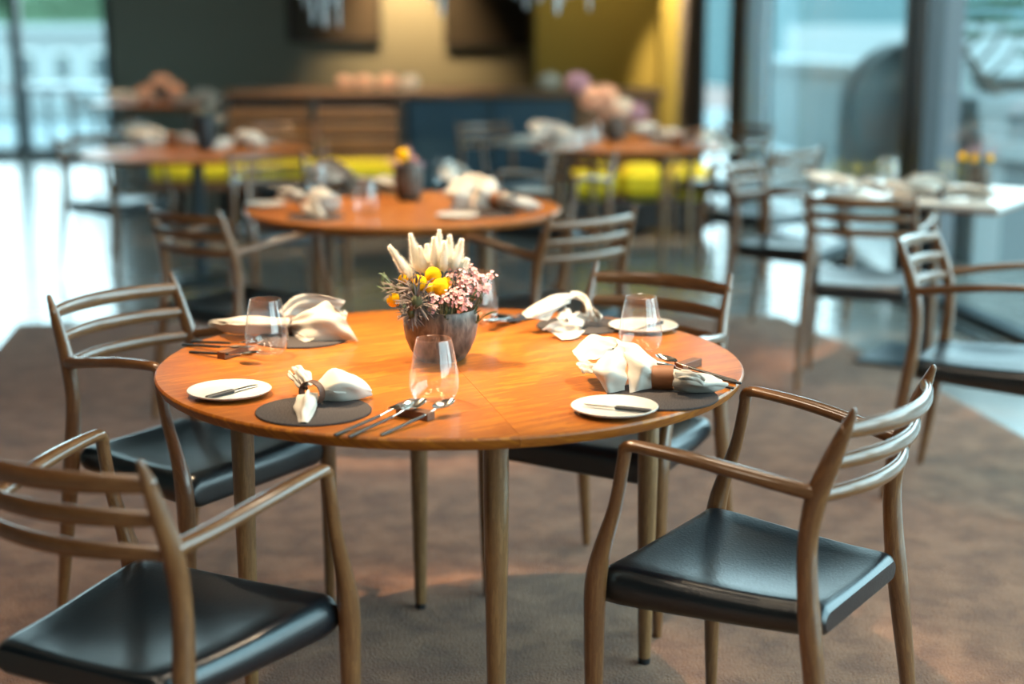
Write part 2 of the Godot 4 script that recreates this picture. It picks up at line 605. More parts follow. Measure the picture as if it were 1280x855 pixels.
# ---------- table ware ----------
func make_glass() -> Node3D:
	var o := thing("stemless_glass", "", "glass")
	o.set_meta("kindname", "stemless_glass")
	var g := Geo.new()
	lathe(g, [[0.0, 0.0], [0.022, 0.0], [0.032, 0.003], [0.041, 0.012], [0.0465, 0.027], [0.048, 0.04], [0.0465, 0.058], [0.0425, 0.083], [0.0375, 0.108], [0.034, 0.124], [0.0336, 0.1252],
		[0.0332, 0.124], [0.0366, 0.108], [0.0415, 0.083], [0.0455, 0.058], [0.047, 0.04], [0.0455, 0.027], [0.04, 0.0135], [0.03, 0.0068], [0.0, 0.006]], 40)
	part(o, "bowl", g, M["glass"])
	return o

func make_plate() -> Node3D:
	var o := thing("bread_plate", "", "plate")
	o.set_meta("kindname", "bread_plate")
	var g := Geo.new()
	lathe(g, [[0.0, 0.002], [0.045, 0.002], [0.048, 0.0], [0.052, 0.002], [0.07, 0.0055], [0.0805, 0.0105], [0.082, 0.0125], [0.0808, 0.0138], [0.076, 0.0122], [0.066, 0.0085], [0.055, 0.0072], [0.0, 0.0068]], 48)
	part(o, "dish", g, M["porcelain"])
	return o

func make_mat() -> Node3D:
	var o := thing("felt_place_mat", "", "place mat")
	o.set_meta("kindname", "felt_place_mat")
	var g := Geo.new()
	slab(g, circle(0.108, 56), 0.0, 0.0045, 0.0012)
	part(o, "disc", g, M["felt"])
	return o

# cutlery lies along +x, handle at the low end; y 0 is the table
func make_cutlery(kind: String) -> Node3D:
	var o := thing(kind, "", "cutlery")
	o.set_meta("kindname", kind)
	var g := Geo.new()
	tube(g, [[-0.105, 0.0065, 0, 0.0042, 0.003], [-0.06, 0.0068, 0, 0.0044, 0.003], [0.0, 0.0075, 0, 0.0038, 0.0028], [0.012, 0.0078, 0, 0.0034, 0.0026]], Vector3(0, 0, 1), 8, 8)
	part(o, "handle", g, M["black_metal"], "black handle")
	g = Geo.new()
	tube(g, [[0.01, 0.0078, 0, 0.0022, 0.0018], [0.035, 0.0095, 0, 0.0018, 0.0014], [0.05, 0.011, 0, 0.0026, 0.0014]], Vector3(0, 0, 1), 6, 8)
	part(o, "neck", g, M["steel"])
	g = Geo.new()
	if kind == "table_spoon" or kind == "dessert_spoon":
		var rows := []
		var f := 1.0 if kind == "table_spoon" else 0.85
		for k in 13:
			var u := k / 12.0
			var w := 0.0205 * f * pow(sin(PI * clampf(0.04 + 0.94 * pow(u, 0.85), 0, 1)), 0.62)
			var ring := PackedVector3Array()
			for s in 9:
				var e := s / 4.0 - 1.0
				ring.append(Vector3(0.047 + u * 0.062 * f, 0.0125 + 0.004 * u - 0.0075 * (1.0 - e * e) * sin(PI * u), e * w))
			rows.append(ring)
		g.grid(rows)
		part(o, "bowl", g, M["steel"])
	elif kind == "dinner_fork":
		box(g, Vector3(0.06, 0.0112, 0), Vector3(0.024, 0.0016, 0.022), 0.0006)
		for k in 4:
			box(g, Vector3(0.092, 0.0118, (k - 1.5) * 0.006), Vector3(0.044, 0.0016, 0.0032), 0.0006)
		part(o, "tines", g, M["steel"])
	else:
		slab(g, [Vector2(0.045, -0.003), Vector2(0.06, -0.008), Vector2(0.11, -0.0085), Vector2(0.125, -0.004), Vector2(0.128, 0.001), Vector2(0.045, 0.003)], 0.0098, 0.0112)
		part(o, "blade", g, M["steel"])
	return o

func make_butter_knife() -> Node3D:
	var o := thing("butter_knife", "", "cutlery")
	o.set_meta("kindname", "butter_knife")
	var g := Geo.new()
	box(g, Vector3(-0.035, 0.004, 0), Vector3(0.07, 0.007, 0.0105), 0.002)
	part(o, "handle", g, M["black_metal"], "black handle")
	g = Geo.new()
	slab(g, [Vector2(-0.002, -0.003), Vector2(0.015, -0.0055), Vector2(0.052, -0.006), Vector2(0.062, -0.001), Vector2(0.064, 0.003), Vector2(-0.002, 0.003)], 0.0022, 0.0042)
	part(o, "blade", g, M["steel"])
	return o

func make_rest() -> Node3D:
	var o := thing("cutlery_rest", "", "cutlery rest")
	o.set_meta("kindname", "cutlery_rest")
	var g := Geo.new()
	box(g, Vector3(0, 0.008, 0), Vector3(0.022, 0.016, 0.075), 0.001)
	part(o, "block", g, M["rest_wood"])
	return o

# a piece of cloth through rows of control points given as [pixel x, pixel y, height over the table]
func cloth_patch(g: Geo, ctl: Array, from: Vector3) -> void:
	var a := 15
	var b := 13
	var nets := []
	for r in ctl:
		var keys := []
		for q in r:
			var p := px(q[0], q[1], TOP + 0.0008 + q[2]) - from
			keys.append([p.x, p.y, p.z])
		if keys.size() == 2:
			keys = [keys[0], [(keys[0][0] + keys[1][0]) / 2, (keys[0][1] + keys[1][1]) / 2 + 0.004, (keys[0][2] + keys[1][2]) / 2], keys[1]]
		nets.append(spline(keys, b))
	var cols := []
	for k in b:
		var keys := []
		for r in nets:
			keys.append(r[k])
		cols.append(spline(keys, a))
	var top: Array[PackedVector3Array] = []
	for r in a:
		var row := PackedVector3Array()
		for k in b:
			var q: Array = cols[k][r]
			var p := Vector3(q[0], q[1], q[2])
			row.append(p)
		top.append(row)
	var base := []
	for r in a:
		base.append(PackedVector3Array(top[r]))
	var ph: float = ctl[0][0][0]
	for r in a:
		for k in b:
			var du: Vector3 = base[mini(r + 1, a - 1)][k] - base[maxi(r - 1, 0)][k]
			var dv: Vector3 = base[r][mini(k + 1, b - 1)] - base[r][maxi(k - 1, 0)]
			var f := du.cross(dv).normalized()
			var low := clampf((base[r][k].y - 0.004) * 60.0, 0.0, 1.0)
			var w := 0.0034 * sin(k * 1.35 + r * 0.25 + ph) * (1.1 - 0.6 * r / (a - 1.0)) + 0.0018 * sin(k * 0.7 - r * 0.8 + ph * 1.7)
			top[r][k] += f * w * low
	# close it into a sheet 1.2 mm thick
	var rows := []
	var lower := []
	for r in a:
		var row := PackedVector3Array()
		for k in b:
			var du: Vector3 = top[mini(r + 1, a - 1)][k] - top[maxi(r - 1, 0)][k]
			var dv: Vector3 = top[r][mini(k + 1, b - 1)] - top[r][maxi(k - 1, 0)]
			var nn := du.cross(dv)
			row.append(top[r][k] - nn.normalized() * 0.0012)
		lower.append(row)
	for r in a:
		var row := PackedVector3Array()
		row.append_array(top[r])
		for k in b:
			row.append(lower[r][b - 1 - k])
		row.append(top[r][0])
		rows.append(row)
	g.grid(rows, true, true, false)

func napkin(label: String, base: Vector2, patches: Array, ring, ring_mat: String) -> Node3D:
	var from := px(base.x, base.y, TOP)
	var o := thing("folded_napkin", label, "napkin", from, 0.0, "")
	o.set_meta("kindname", "folded_napkin")
	var g := Geo.new()
	for p in patches:
		cloth_patch(g, p, from)
	part(o, "cloth", g, M["linen"])
	if ring != null:      # [pixel x, pixel y, height, axis, radius, width]
		var c: Vector3 = px(ring[0], ring[1], TOP + ring[2]) - from
		var ax: Vector3 = (ring[3] as Vector3).normalized()
		var e := ax.cross(Vector3.UP).normalized()
		var f := e.cross(ax).normalized()
		g = Geo.new()
		var rows := []
		for q in [[-1.0, 0.0], [-1.0, 0.0022], [1.0, 0.0022], [1.0, 0.0], [-1.0, 0.0]]:
			var loop := PackedVector3Array()
			for s in 33:
				var w := TAU * (s % 32) / 32
				loop.append(c + ax * q[0] * ring[5] * 0.5 + (e * cos(w) + f * sin(w) * 0.92) * (ring[4] + q[1]))
			rows.append(loop)
		g.grid(rows, true, true, false)
		part(o, "napkin_ring", g, M[ring_mat], "leather napkin ring")
	return o

# ---------- flowers ----------
func stem(g: Geo, from: Vector3, to: Vector3, r: float, bow := 0.01) -> void:
	var m := (from + to) * 0.5 + Vector3(0, bow, 0)
	tube(g, [[from.x, from.y, from.z, r, r], [m.x, m.y, m.z, r, r], [to.x, to.y, to.z, r * 0.8, r * 0.8]], Vector3(1, 0, 0.3), 6, 5)

func plume(label: String, root: Vector3, base: Vector3, tip: Vector3, width: float, group: String) -> void:
	var fat := width * 1.3
	var o := thing("dried_plume", label, "plume", root, 0.0, group)
	var b := base - root
	var t := tip - root
	var g := Geo.new()
	stem(g, Vector3.ZERO, b, 0.0011, 0.004)
	part(o, "stem", g, M["straw"])
	g = Geo.new()
	var keys := []
	var ax := (t - b).normalized()
	for q in [[0.0, 0.3], [0.12, 0.8], [0.3, 1.0], [0.5, 0.88], [0.72, 0.55], [1.0, 0.04]]:
		var p := b.lerp(t, q[0])
		keys.append([p.x, p.y, p.z, fat * 0.5 * q[1], fat * 0.5 * q[1]])
	tube(g, keys, Vector3(1, 0, 0.2), 12, 10)
	# the hairs of the head
	var e := ax.cross(Vector3(0.3, 0.1, 1)).normalized()
	var f := ax.cross(e)
	for k in 1700:
		var u := rng.randf()
		var w := rng.randf() * TAU
		var rr := fat * 0.5 * (1.0 - u * 0.85) * minf(1.0, 0.3 + u * 5.0)
		var out := e * cos(w) + f * sin(w)
		var p := b.lerp(t, u) + out * rr * 0.9
		var q := p + (out * rng.randf_range(0.5, 1.4) + ax * rng.randf_range(0.5, 1.0)).normalized() * rng.randf_range(0.009, 0.022) * (1.1 - 0.72 * u)
		var s := out.cross(ax) * 0.0006
		g.tri(p - s, p + s, q)
	part(o, "plume", g, M["pampas"])

func craspedia(label: String, root: Vector3, at: Vector3, r: float, group: String) -> void:
	var o := thing("yellow_ball_flower", label, "flower", root, 0.0, group)
	var g := Geo.new()
	stem(g, Vector3.ZERO, at - root, 0.0013, 0.003)
	part(o, "stem", g, M["stem_green"])
	g = Geo.new()
	ball(g, at - root, Vector3.ONE * r, 20, 0.03)
	part(o, "flower_head", g, M["yellow_bloom"])

func blossom(g: Geo, at: Vector3, up: Vector3, r: float) -> void:
	var e := up.cross(Vector3(0.2, 0.3, 1)).normalized()
	var f := up.cross(e).normalized()
	for k in 5:
		var w := TAU * k / 5
		var d := e * cos(w) + f * sin(w)
		var s := up.cross(d) * r * 0.42
		var m := at + d * r * 0.62 + up * r * 0.22
		g.tri(at, m - s, m + s)
		g.tri(m - s, at + d * r + up * r * 0.35, m + s)

func sprig(label: String, root: Vector3, at: Vector3, spread: float, count: int, petal: String, group: String) -> void:
	var o := thing("flowering_sprig", label, "flower", root, 0.0, group)
	var g := Geo.new()
	var p := Geo.new()
	var fork := root.lerp(at, 0.6)
	stem(g, Vector3.ZERO, fork - root, 0.0011, 0.002)
	for k in count:
		var d := Vector3(rng.randfn(0, 1), rng.randfn(0, 0.8), rng.randfn(0, 1)).limit_length(1.9) * spread * 0.55
		var q := at + d - root
		if k % 3 == 0:
			stem(g, fork - root, q, 0.0005, 0.001)
		blossom(p, q, (d + Vector3(0, 0.012, 0.01)).normalized(), rng.randf_range(0.0032, 0.0052))
	part(o, "stem", g, M["stem_green"])
	part(o, "blossoms", p, M[petal])

func leafy(g: Geo, from: Vector3, to: Vector3, w: float) -> void:
	var rows := []
	var d := to - from
	var s := d.cross(Vector3(0.2, 1, 0.4)).normalized()
	var up := s.cross(d).normalized()
	for k in 7:
		var u := k / 6.0
		var ww := w * sin(PI * clampf(0.06 + u * 0.94, 0, 1)) + 0.0002
		var c := from + d * u + up * 0.1 * d.length() * u * (1 - u)
		rows.append(PackedVector3Array([c - s * ww + up * ww * 0.4, c, c + s * ww + up * ww * 0.4]))
	g.grid(rows)

func thistle(label: String, root: Vector3, at: Vector3, size: float, group: String) -> void:
	var o := thing("sea_holly", label, "flower", root, 0.0, group)
	var g := Geo.new()
	stem(g, Vector3.ZERO, at - root, 0.0016, 0.002)
	part(o, "stem", g, M["thistle"])
	g = Geo.new()
	ball(g, at - root, Vector3(size * 0.26, size * 0.36, size * 0.26), 12, 0.06)
	part(o, "flower_head", g, M["thistle_heart"])
	g = Geo.new()
	for k in 26:
		var w := TAU * k / 26 + rng.randf() * 0.2
		var d := Vector3(cos(w), sin(w) * 0.95, 0.35 + rng.randf_range(-0.5, 0.6)).normalized()
		var r := size * rng.randf_range(0.8, 1.25)
		leafy(g, at - root + d * size * 0.15, at - root + d * r, size * 0.05)
		var q := at - root + d * r * 0.6
		leafy(g, q, q + (d + Vector3(rng.randf_range(-1, 1), rng.randf_range(-1, 1), 0)).normalized() * size * 0.35, size * 0.028)
	part(o, "bracts", g, M["thistle"], "spiky mauve brown bracts")

func leaf_branch(label: String, root: Vector3, tip: Vector3, count: int, long: float, group: String) -> void:
	var o := thing("leafy_sprig", label, "leaves", root, 0.0, group)
	var g := Geo.new()
	stem(g, Vector3.ZERO, tip - root, 0.0009, 0.003)
	part(o, "stem", g, M["stem_green"])
	g = Geo.new()
	for k in count:
		var u := 0.45 + 0.55 * k / (count - 1.0)
		var p := (tip - root) * u
		var d := (tip - root).normalized() + Vector3(rng.randf_range(-0.8, 0.8), rng.randf_range(-0.5, 0.6), rng.randf_range(-0.8, 0.8))
		leafy(g, p, p + d.normalized() * long * rng.randf_range(0.7, 1.1), long * 0.11)
	part(o, "leaves", g, M["green_leaf"])

func make_vase(label: String, at: Vector3, prof: Array, m: String) -> Node3D:
	var o := thing("flower_vase", label, "vase", at)
	var g := Geo.new()
	lathe(g, prof, 40)
	part(o, "bowl", g, M[m])
	return o

# ---------- the glazed facade: along is the distance towards the entrance from a point on its line, out is to the terrace side ----------
func fac(along: float, out: float, y: float) -> Vector3:
	return Vector3(2.25 + 0.141 * along + 0.99 * out, y, -7.94 + 0.99 * along - 0.141 * out)

func fac_basis() -> Basis:
	return Basis(Vector3(0.99, 0, -0.141), Vector3.UP, Vector3(0.141, 0, 0.99))

func fbox(g: Geo, a0: float, a1: float, o0: float, o1: float, y0: float, y1: float, bevel := 0.006) -> void:
	box(g, fac((a0 + a1) / 2, (o0 + o1) / 2, (y0 + y1) / 2), Vector3(o1 - o0, y1 - y0, a1 - a0), bevel, fac_basis())

func bx(x0: float, x1: float, y0: float, y1: float, z0: float, z1: float, bevel := 0.004) -> Geo:
	var g := Geo.new()
	box(g, Vector3((x0 + x1) / 2, (y0 + y1) / 2, (z0 + z1) / 2), Vector3(absf(x1 - x0), absf(y1 - y0), absf(z1 - z0)), bevel)
	return g

func downlight(at: Vector3, aim: Vector3, energy: float, angle: float, label: String, size := 0.03, soft := 0.6, tone := Color(1.0, 0.75, 0.47)) -> void:
	var o := thing("ceiling_spotlight", label, "lamp", at, 0.0)
	var d := (aim - at).normalized()
	var e := d.cross(Vector3(0.3, 0.1, 1)).normalized()
	var g := Geo.new()
	tube(g, [[0, 4.3 - at.y, 0, 0.012, 0.012], [0, 0.03, 0, 0.012, 0.012]], Vector3(1, 0, 0), 3, 10, false)
	part(o, "bracket", g, M["lamp_body"])
	g = Geo.new()
	var a := -d * 0.05
	var b := d * 0.06
	tube(g, [[a.x, a.y, a.z, 0.042, 0.042], [b.x, b.y, b.z, 0.042, 0.042]], e, 3, 20, false)
	part(o, "housing", g, M["lamp_body"])
	g = Geo.new()
	var c := d * 0.061
	var c2 := d * 0.063
	tube(g, [[c.x, c.y, c.z, 0.034, 0.034], [c2.x, c2.y, c2.z, 0.034, 0.034]], e, 2, 20, false)
	part(o, "lens", g, M["lamp_glow"])
	var l := SpotLight3D.new()
	l.name = "beam"
	l.light_color = lin(tone.r, tone.g, tone.b)
	l.light_energy = energy
	l.light_size = size
	l.spot_angle = angle
	l.spot_angle_attenuation = soft
	l.spot_range = 25.0
	l.spot_attenuation = 2.0
	l.shadow_enabled = true
	o.add_child(l)
	l.position = d * 0.075
	l.look_at_from_position(at + d * 0.075, aim, Vector3(0.1, 0, 1))

func _ready() -> void:
	rng.seed = 77
	# ----- camera -----
	var cam := Camera3D.new()
	cam.name = "camera"
	var lens := CameraAttributesPhysical.new()
	lens.frustum_focal_length = 52.75
	lens.frustum_focus_distance = 3.02
	lens.exposure_aperture = 1.3
	cam.attributes = lens
	add_child(cam)
	cam.fov = rad_to_deg(2.0 * atan(427.5 / FOCAL))
	cam.near = 0.05
	cam.far = 400.0
	cam.position = Vector3(0, EYE, 0)
	cam.rotation.x = -PITCH
	# ----- sky and exposure -----
	var env := Environment.new()
	env.background_mode = Environment.BG_SKY
	var sky := Sky.new()
	var sm := ProceduralSkyMaterial.new()
	sm.sky_top_color = lin(0.34, 0.66, 0.78)
	sm.sky_horizon_color = lin(0.70, 0.94, 0.97)
	sm.ground_horizon_color = lin(0.12, 0.15, 0.155)
	sm.ground_bottom_color = lin(0.08, 0.095, 0.1)
	sm.sky_curve = 0.2
	sm.energy_multiplier = 1.0
	sky.sky_material = sm
	env.sky = sky
	env.background_energy_multiplier = 7.5
	env.tonemap_mode = Environment.TONE_MAPPER_LINEAR
	env.tonemap_exposure = 1.2
	env.sdfgi_enabled = true
	env.ssao_enabled = true
	env.ssil_enabled = true
	var we := WorldEnvironment.new()
	we.name = "surroundings"
	we.environment = env
	add_child(we)
	materials()
	build_room()
	build_outside()
	build_back()
	build_tables()
	build_place_settings()
	build_bouquet()
	build_far_tables()

# ---------- the room ----------
func build_room() -> void:
	struct("floor", bx(-7.6, 4.2, -0.2, -0.008, 3.2, -17.4, 0.0), M["floor_stone"], "polished grey stone floor mirroring the windows", "floor")
	struct("ceiling", bx(-7.6, 4.2, 4.3, 4.5, 3.2, -17.4, 0.0), M["ceiling_paint"], "plain ceiling over the dining room", "ceiling")
	struct("wall_left", bx(-7.8, -7.6, 0.0, 4.3, 3.2, -17.4, 0.0), M["wall_dark"], "dark side wall of the dining room", "wall")
	struct("wall_front", bx(-7.6, 4.2, 0.0, 4.3, 3.2, 3.4, 0.0), M["wall_dark"], "dark wall behind the viewer", "wall")
	var g := bx(-4.36, 0.5, 0.0, 4.3, -16.65, -16.9, 0.0)
	box(g, Vector3(-7.5, 2.15, -16.77), Vector3(0.3, 4.3, 0.25), 0.0)
	box(g, Vector3(-5.9, 4.22, -16.77), Vector3(3.2, 0.16, 0.25), 0.0)
	struct("wall_back", g, M["wall_grey"], "dark grey green back wall behind the slatted bench", "wall")
	g = bx(0.21, 1.62, 0.0, 4.3, -13.4, -13.6, 0.0)
	box(g, Vector3(0.29, 2.15, -15.1), Vector3(0.16, 4.3, 3.1), 0.0)
	struct("wall_niche", g, M["wall_olive"], "olive coloured wall beside the curtains", "wall")
	struct("trim_1", bx(1.28, 1.54, 0.0, 4.3, -13.15, -13.4, 0.01), M["wall_olive"], "warmly lit olive column between olive wall and curtains", "column")
	# carpet
	var cp := Geo.new()
	slab(cp, [Vector2(-2.44, -7.28), Vector2(1.36, -7.5), Vector2(1.64, -6.45), Vector2(1.85, -5.1), Vector2(2.72, 0.2), Vector2(-1.2, 0.6)], -0.008, 0.0, 0.002)
	single("carpet", cp, M["carpet"], "brown wool carpet under the table with pampas grass", "carpet")
	# far window
	g = Geo.new()
	for x in [-7.36, -5.43, -4.4]:
		box(g, Vector3(x, 2.12, -16.78), Vector3(0.1, 4.04, 0.14), 0.006)
	box(g, Vector3(-5.88, 0.055, -16.78), Vector3(3.0, 0.11, 0.14), 0.006)
	box(g, Vector3(-5.88, 4.1, -16.78), Vector3(3.0, 0.08, 0.14), 0.006)
	var w := struct("window_1", g, M["frame_metal"], "tall dark framed window at the far end, looking onto roofs", "window")
	for q in [[-7.31, -5.48], [-5.38, -4.45]]:
		part(w, "pane", bx(q[0], q[1], 0.11, 4.06, -16.775, -16.785, 0.0), M["pane_glass"])
	# facade: pillar, frames and panes
	g = Geo.new()
	fbox(g, -0.3, -0.22, -0.03, 0.2, 0.0, 4.3)
	struct("trim_2", g, M["pillar_metal"], "grey metal clad pillar between the facade windows", "pillar")
	var spans := [[-5.45, -3.75, 2], [-3.2, -0.36, 3], [-0.22, 2.9, 4], [2.9, 5.6, 5], [5.6, 8.3, 6], [8.3, 11.0, 7]]
	for s in spans:
		g = Geo.new()
		fbox(g, s[0], s[0] + 0.08, -0.05, 0.06, 0.0, 4.2)
		fbox(g, s[1] - 0.08, s[1], -0.05, 0.06, 0.0, 4.2)
		fbox(g, s[0] + 0.08, s[1] - 0.08, -0.05, 0.06, 4.12, 4.2)
		fbox(g, s[0] + 0.08, s[1] - 0.08, -0.05, 0.06, 0.0, 0.035)
		var o := struct("window_%d" % s[2], g, M["frame_metal"], ["dark framed window behind the folded drape", "wide window by the sheer curtain, terrace hut behind it", "facade window with the pine tree behind it", "facade window beside the carpet", "facade window beyond the carpet", "facade window near the entrance"][s[2] - 2], "window")
		var p := Geo.new()
		fbox(p, s[0] + 0.08, s[1] - 0.08, 0.0, 0.01, 0.035, 4.12, 0.0)
		part(o, "pane", p, M["pane_glass"])
	g = Geo.new()
	fbox(g, -0.36, -0.3, -0.04, 0.2, 0.0, 4.3)
	struct("trim_3", g, M["frame_metal"], "dark window post beside the grey pillar", "window frame")
	g = Geo.new()
	fbox(g, -3.75, -3.2, -0.05, 0.1, 0.0, 4.3)
	struct("trim_4", g, M["drape"], "brown grey post between drape and sheer curtain", "pillar")
	g = Geo.new()
	fbox(g, -5.75, 11.2, -0.1, 0.25, 4.2, 4.32)
	struct("trim_5", g, M["frame_metal"], "dark lintel along the facade", "lintel")
	for k in 2:
		g = Geo.new()
		fbox(g, -0.1, 11.0, -0.16 - k * 0.07, -0.14 - k * 0.07, 0.0, 0.008, 0.001)
		single("floor_track", g, M["frame_metal"], "dark metal door track let into the floor along the facade", "track", Vector3.ZERO, 0.0, "door tracks along the facade")
	# curtains
	curtain("window_drape", "brown grey drape hanging in folds beside the olive column", -5.2, -4.4, -0.08, 0.035, 7, "drape")
	curtain("sheer_curtain", "white sheer curtain hanging beside the wide window", -3.2, -2.72, -0.1, 0.03, 6, "sheer")

func curtain(called: String, label: String, a0: float, a1: float, out: float, depth: float, folds: int, m: String) -> void:
	var rows := []
	var n := folds * 10
	for y in [0.02, 0.8, 1.6, 2.4, 4.18]:
		var row := PackedVector3Array()
		for k in n + 1:
			var u := float(k) / n
			row.append(fac(lerpf(a0, a1, u) + 0.01 * sin(y * 3.0), out + depth * sin(u * folds * TAU) * (1.1 - 0.12 * y), y))
		rows.append(row)
	for y in [4.18, 2.4, 1.6, 0.8, 0.02]:
		var row := PackedVector3Array()
		for k in n + 1:
			var u := float(k) / n
			row.append(fac(lerpf(a0, a1, u) + 0.01 * sin(y * 3.0), out + 0.002 + depth * sin(u * folds * TAU) * (1.1 - 0.12 * y), y))
		rows.append(row)
	var g := Geo.new()
	g.grid(rows)
	single(called, g, M[m], label, "curtain")

# ---------- beyond the glass ----------
func build_outside() -> void:
	# terrace at the far end
	struct("terrace_far", bx(-14.0, 3.0, -0.2, -0.02, -16.95, -24.0, 0.0), M["terrace_stone"], "pale stone terrace beyond the far window", "terrace")
	var g := Geo.new()
	fbox(g, -9.0, 12.0, 0.3, 14.0, -0.25, -0.03, 0.0)
	struct("terrace_side", g, M["terrace_stone"], "pale stone terrace along the facade", "terrace")
	single("parapet", bx(-14.0, 0.5, 0.0, 0.35, -23.6, -24.0, 0.02), M["white_render"], "low white parapet at the end of the far terrace", "parapet")
	# terrace table seen through the far window
	var t := thing("terrace_table", "grey metal table standing on the terrace outside the far window", "table", Vector3(-5.05, 0, -18.0))
	part(t, "tabletop", bx(-0.62, 0.62, 0.7, 0.745, 0.4, -0.4, 0.008), M["grey_metal"])
	for x in [-0.55, 0.55]:
		for z in [-0.34, 0.34]:
			part(t, "leg", bx(x - 0.025, x + 0.025, -0.02, 0.7, z + 0.025, z - 0.025, 0.003), M["grey_metal"])
	# neighbouring houses
	var h := thing("white_house", "white house with a row of dark windows behind the tiled roof", "building", Vector3(-26, -12, -82))
	part(h, "wall", bx(-14, 16, 0, 13.2, 0, -10, 0.05), M["white_render"])
	part(h, "cornice", bx(-14.3, 16.3, 12.9, 13.45, 0.4, -10.3, 0.05), M["white_render"])
	for k in 7:
		var x := -7.6 + k * 1.9
		var f := part(h, "window", bx(x - 0.5, x + 0.5, 10.35, 12.05, 0.03, -0.05, 0.01), M["white_lacquer"])
		part(f, "window_glass", bx(x - 0.4, x + 0.4, 10.45, 11.95, 0.06, 0.03, 0.0), M["far_window"])
	h = thing("tiled_roof_house", "house with a brownish tiled roof below the white house", "building", Vector3(-22, -14, -56))
	part(h, "wall", bx(-14, 14, 0, 9.6, 0, -10, 0.05), M["white_render"])
	var ra := Vector3(0, 9.5, 0.7)
	var rb := Vector3(0, 12.9, -7.0)
	for k in 22:       # courses of tiles
		var u := k / 22.0
		g = Geo.new()
		var p := ra.lerp(rb, u)
		var q := ra.lerp(rb, u + 1.25 / 22.0)
		g.quad(p + Vector3(-14.5, 0.12, 0), p + Vector3(14.5, 0.12, 0), q + Vector3(14.5, 0.04, 0), q + Vector3(-14.5, 0.04, 0), Vector3.UP)
		g.quad(p + Vector3(-14.5, 0.12, 0), p + Vector3(14.5, 0.12, 0), p + Vector3(14.5, -0.02, 0), p + Vector3(-14.5, -0.02, 0), Vector3(0, 0, 1))
		part(h, "tile_course", g, M["roof_tile"] if k % 2 == 0 else M["roof_tile_dark"])
	g = Geo.new()
	g.quad(rb + Vector3(-14.5, 0, 0), rb + Vector3(14.5, 0, 0), Vector3(14.5, 9.5, -14.5), Vector3(-14.5, 9.5, -14.5), Vector3.UP)
	g.tri(ra + Vector3(-14, 0, 0), rb + Vector3(-14, 0, 0), Vector3(-14, 9.5, -14.0))
	g.tri(ra + Vector3(14, 0, 0), rb + Vector3(14, 0, 0), Vector3(14, 9.5, -14.0))
	part(h, "roof_back", g, M["roof_tile"])
	h = thing("roof_dormer", "small white dormer on the tiled roof", "dormer", Vector3(-16.6, -3.0, -58.2))
	part(h, "wall", bx(-0.5, 0.5, 0.0, 1.5, 0.3, -1.2, 0.02), M["white_render"])
	g = Geo.new()
	g.quad(Vector3(-0.7, 1.4, 0.5), Vector3(0, 2.0, 0.5), Vector3(0, 2.0, -1.6), Vector3(-0.7, 1.4, -1.6), Vector3(-1, 1, 0))
	g.quad(Vector3(0.7, 1.4, 0.5), Vector3(0, 2.0, 0.5), Vector3(0, 2.0, -1.6), Vector3(0.7, 1.4, -1.6), Vector3(1, 1, 0))
	g.tri(Vector3(-0.6, 1.45, 0.3), Vector3(0.6, 1.45, 0.3), Vector3(0, 2.0, 0.3), Vector3(0, 0, 1))
	part(h, "roof", g, M["white_render"])
	for q in [[-54.0, -1.0, 10.0], [-33.0, 0.0, 12.0], [-12.0, -2.0, 9.0]]:
		g = Geo.new()
		rng.seed = int(absf(q[0]) * 10)
		for k in 26:
			ball(g, Vector3(rng.randf_range(-7, 7), rng.randf_range(-4, 4), rng.randf_range(-3, 3)), Vector3.ONE * rng.randf_range(2.2, 3.6), 12, 0.14)
		var o := thing("round_tree", "leafy green tree rising behind the white house", "tree", Vector3(q[0], q[1] + 2.0, -112.0), 0.0, "trees behind the white house")
		part(o, "crown", g, M["hedge"])
		part(o, "trunk", bx(-0.4, 0.4, -16.0, 0.0, 0.4, -0.4, 0.05), M["bark"])
	rng.seed = 78
	# terrace along the facade
	g = Geo.new()
	fbox(g, -12.0, -2.2, 2.6, 2.9, -0.05, 0.92, 0.02)
	var wl := single("terrace_wall", g, M["grey_fluted"], "grey terrace wall with a white coping, seen through the wide window", "wall")
	g = Geo.new()
	fbox(g, -12.0, -2.2, 2.5, 3.0, 0.92, 1.04, 0.02)
	part(wl, "coping", g, M["white_render"], "white coping")
	g = Geo.new()
	fbox(g, -30.0, 0.0, 9.0, 9.4, -0.05, 1.42, 0.02)
	single("terrace_backdrop_wall", g, M["white_render"], "long white boundary wall behind the terrace wall", "wall")
	g = Geo.new()
	fbox(g, -60.0, 2.5, 13.5, 14.0, -1.0, 3.0, 0.02)
	single("teal_building", g, M["teal_wall"], "teal coloured building front behind the pine tree", "building")
	# hut with an arched roof
	var hut := thing("arched_hut", "arched hut with fluted pale front and open side on the terrace", "hut", fac(-3.0, 0.93, -0.03), atan2(0.141, 0.99))
	arch(hut)
	# planter box and pine
	var pl := thing("white_planter", "white framed planter with a dark side panel below the pine", "planter", Vector3(2.82, -0.03, -9.65), atan2(0.141, 0.99))
	part(pl, "body", bx(-0.02, 2.0, 0.0, 0.93, 0.45, -0.25, 0.02), M["dark_recess"], "dark side panel")
	part(pl, "top_rim", bx(-0.1, 2.1, 0.93, 1.04, 0.52, -0.3, 0.015), M["white_render"])
	part(pl, "corner_post", bx(-0.08, 0.1, 0.0, 0.93, 0.52, 0.4, 0.012), M["white_render"])
	var fr := Geo.new()
	box(fr, Vector3(1.0, 0.62, 0.54), Vector3(2.2, 0.13, 0.1), 0.015, Basis(Vector3(0, 0, 1), -0.12))
	part(pl, "slanting_rail", fr, M["white_render"])
	part(pl, "soil", bx(0.0, 2.0, 0.93, 0.96, 0.4, -0.2, 0.0), M["bark"])
	pine(Vector3(2.9, 0.93, -9.65))
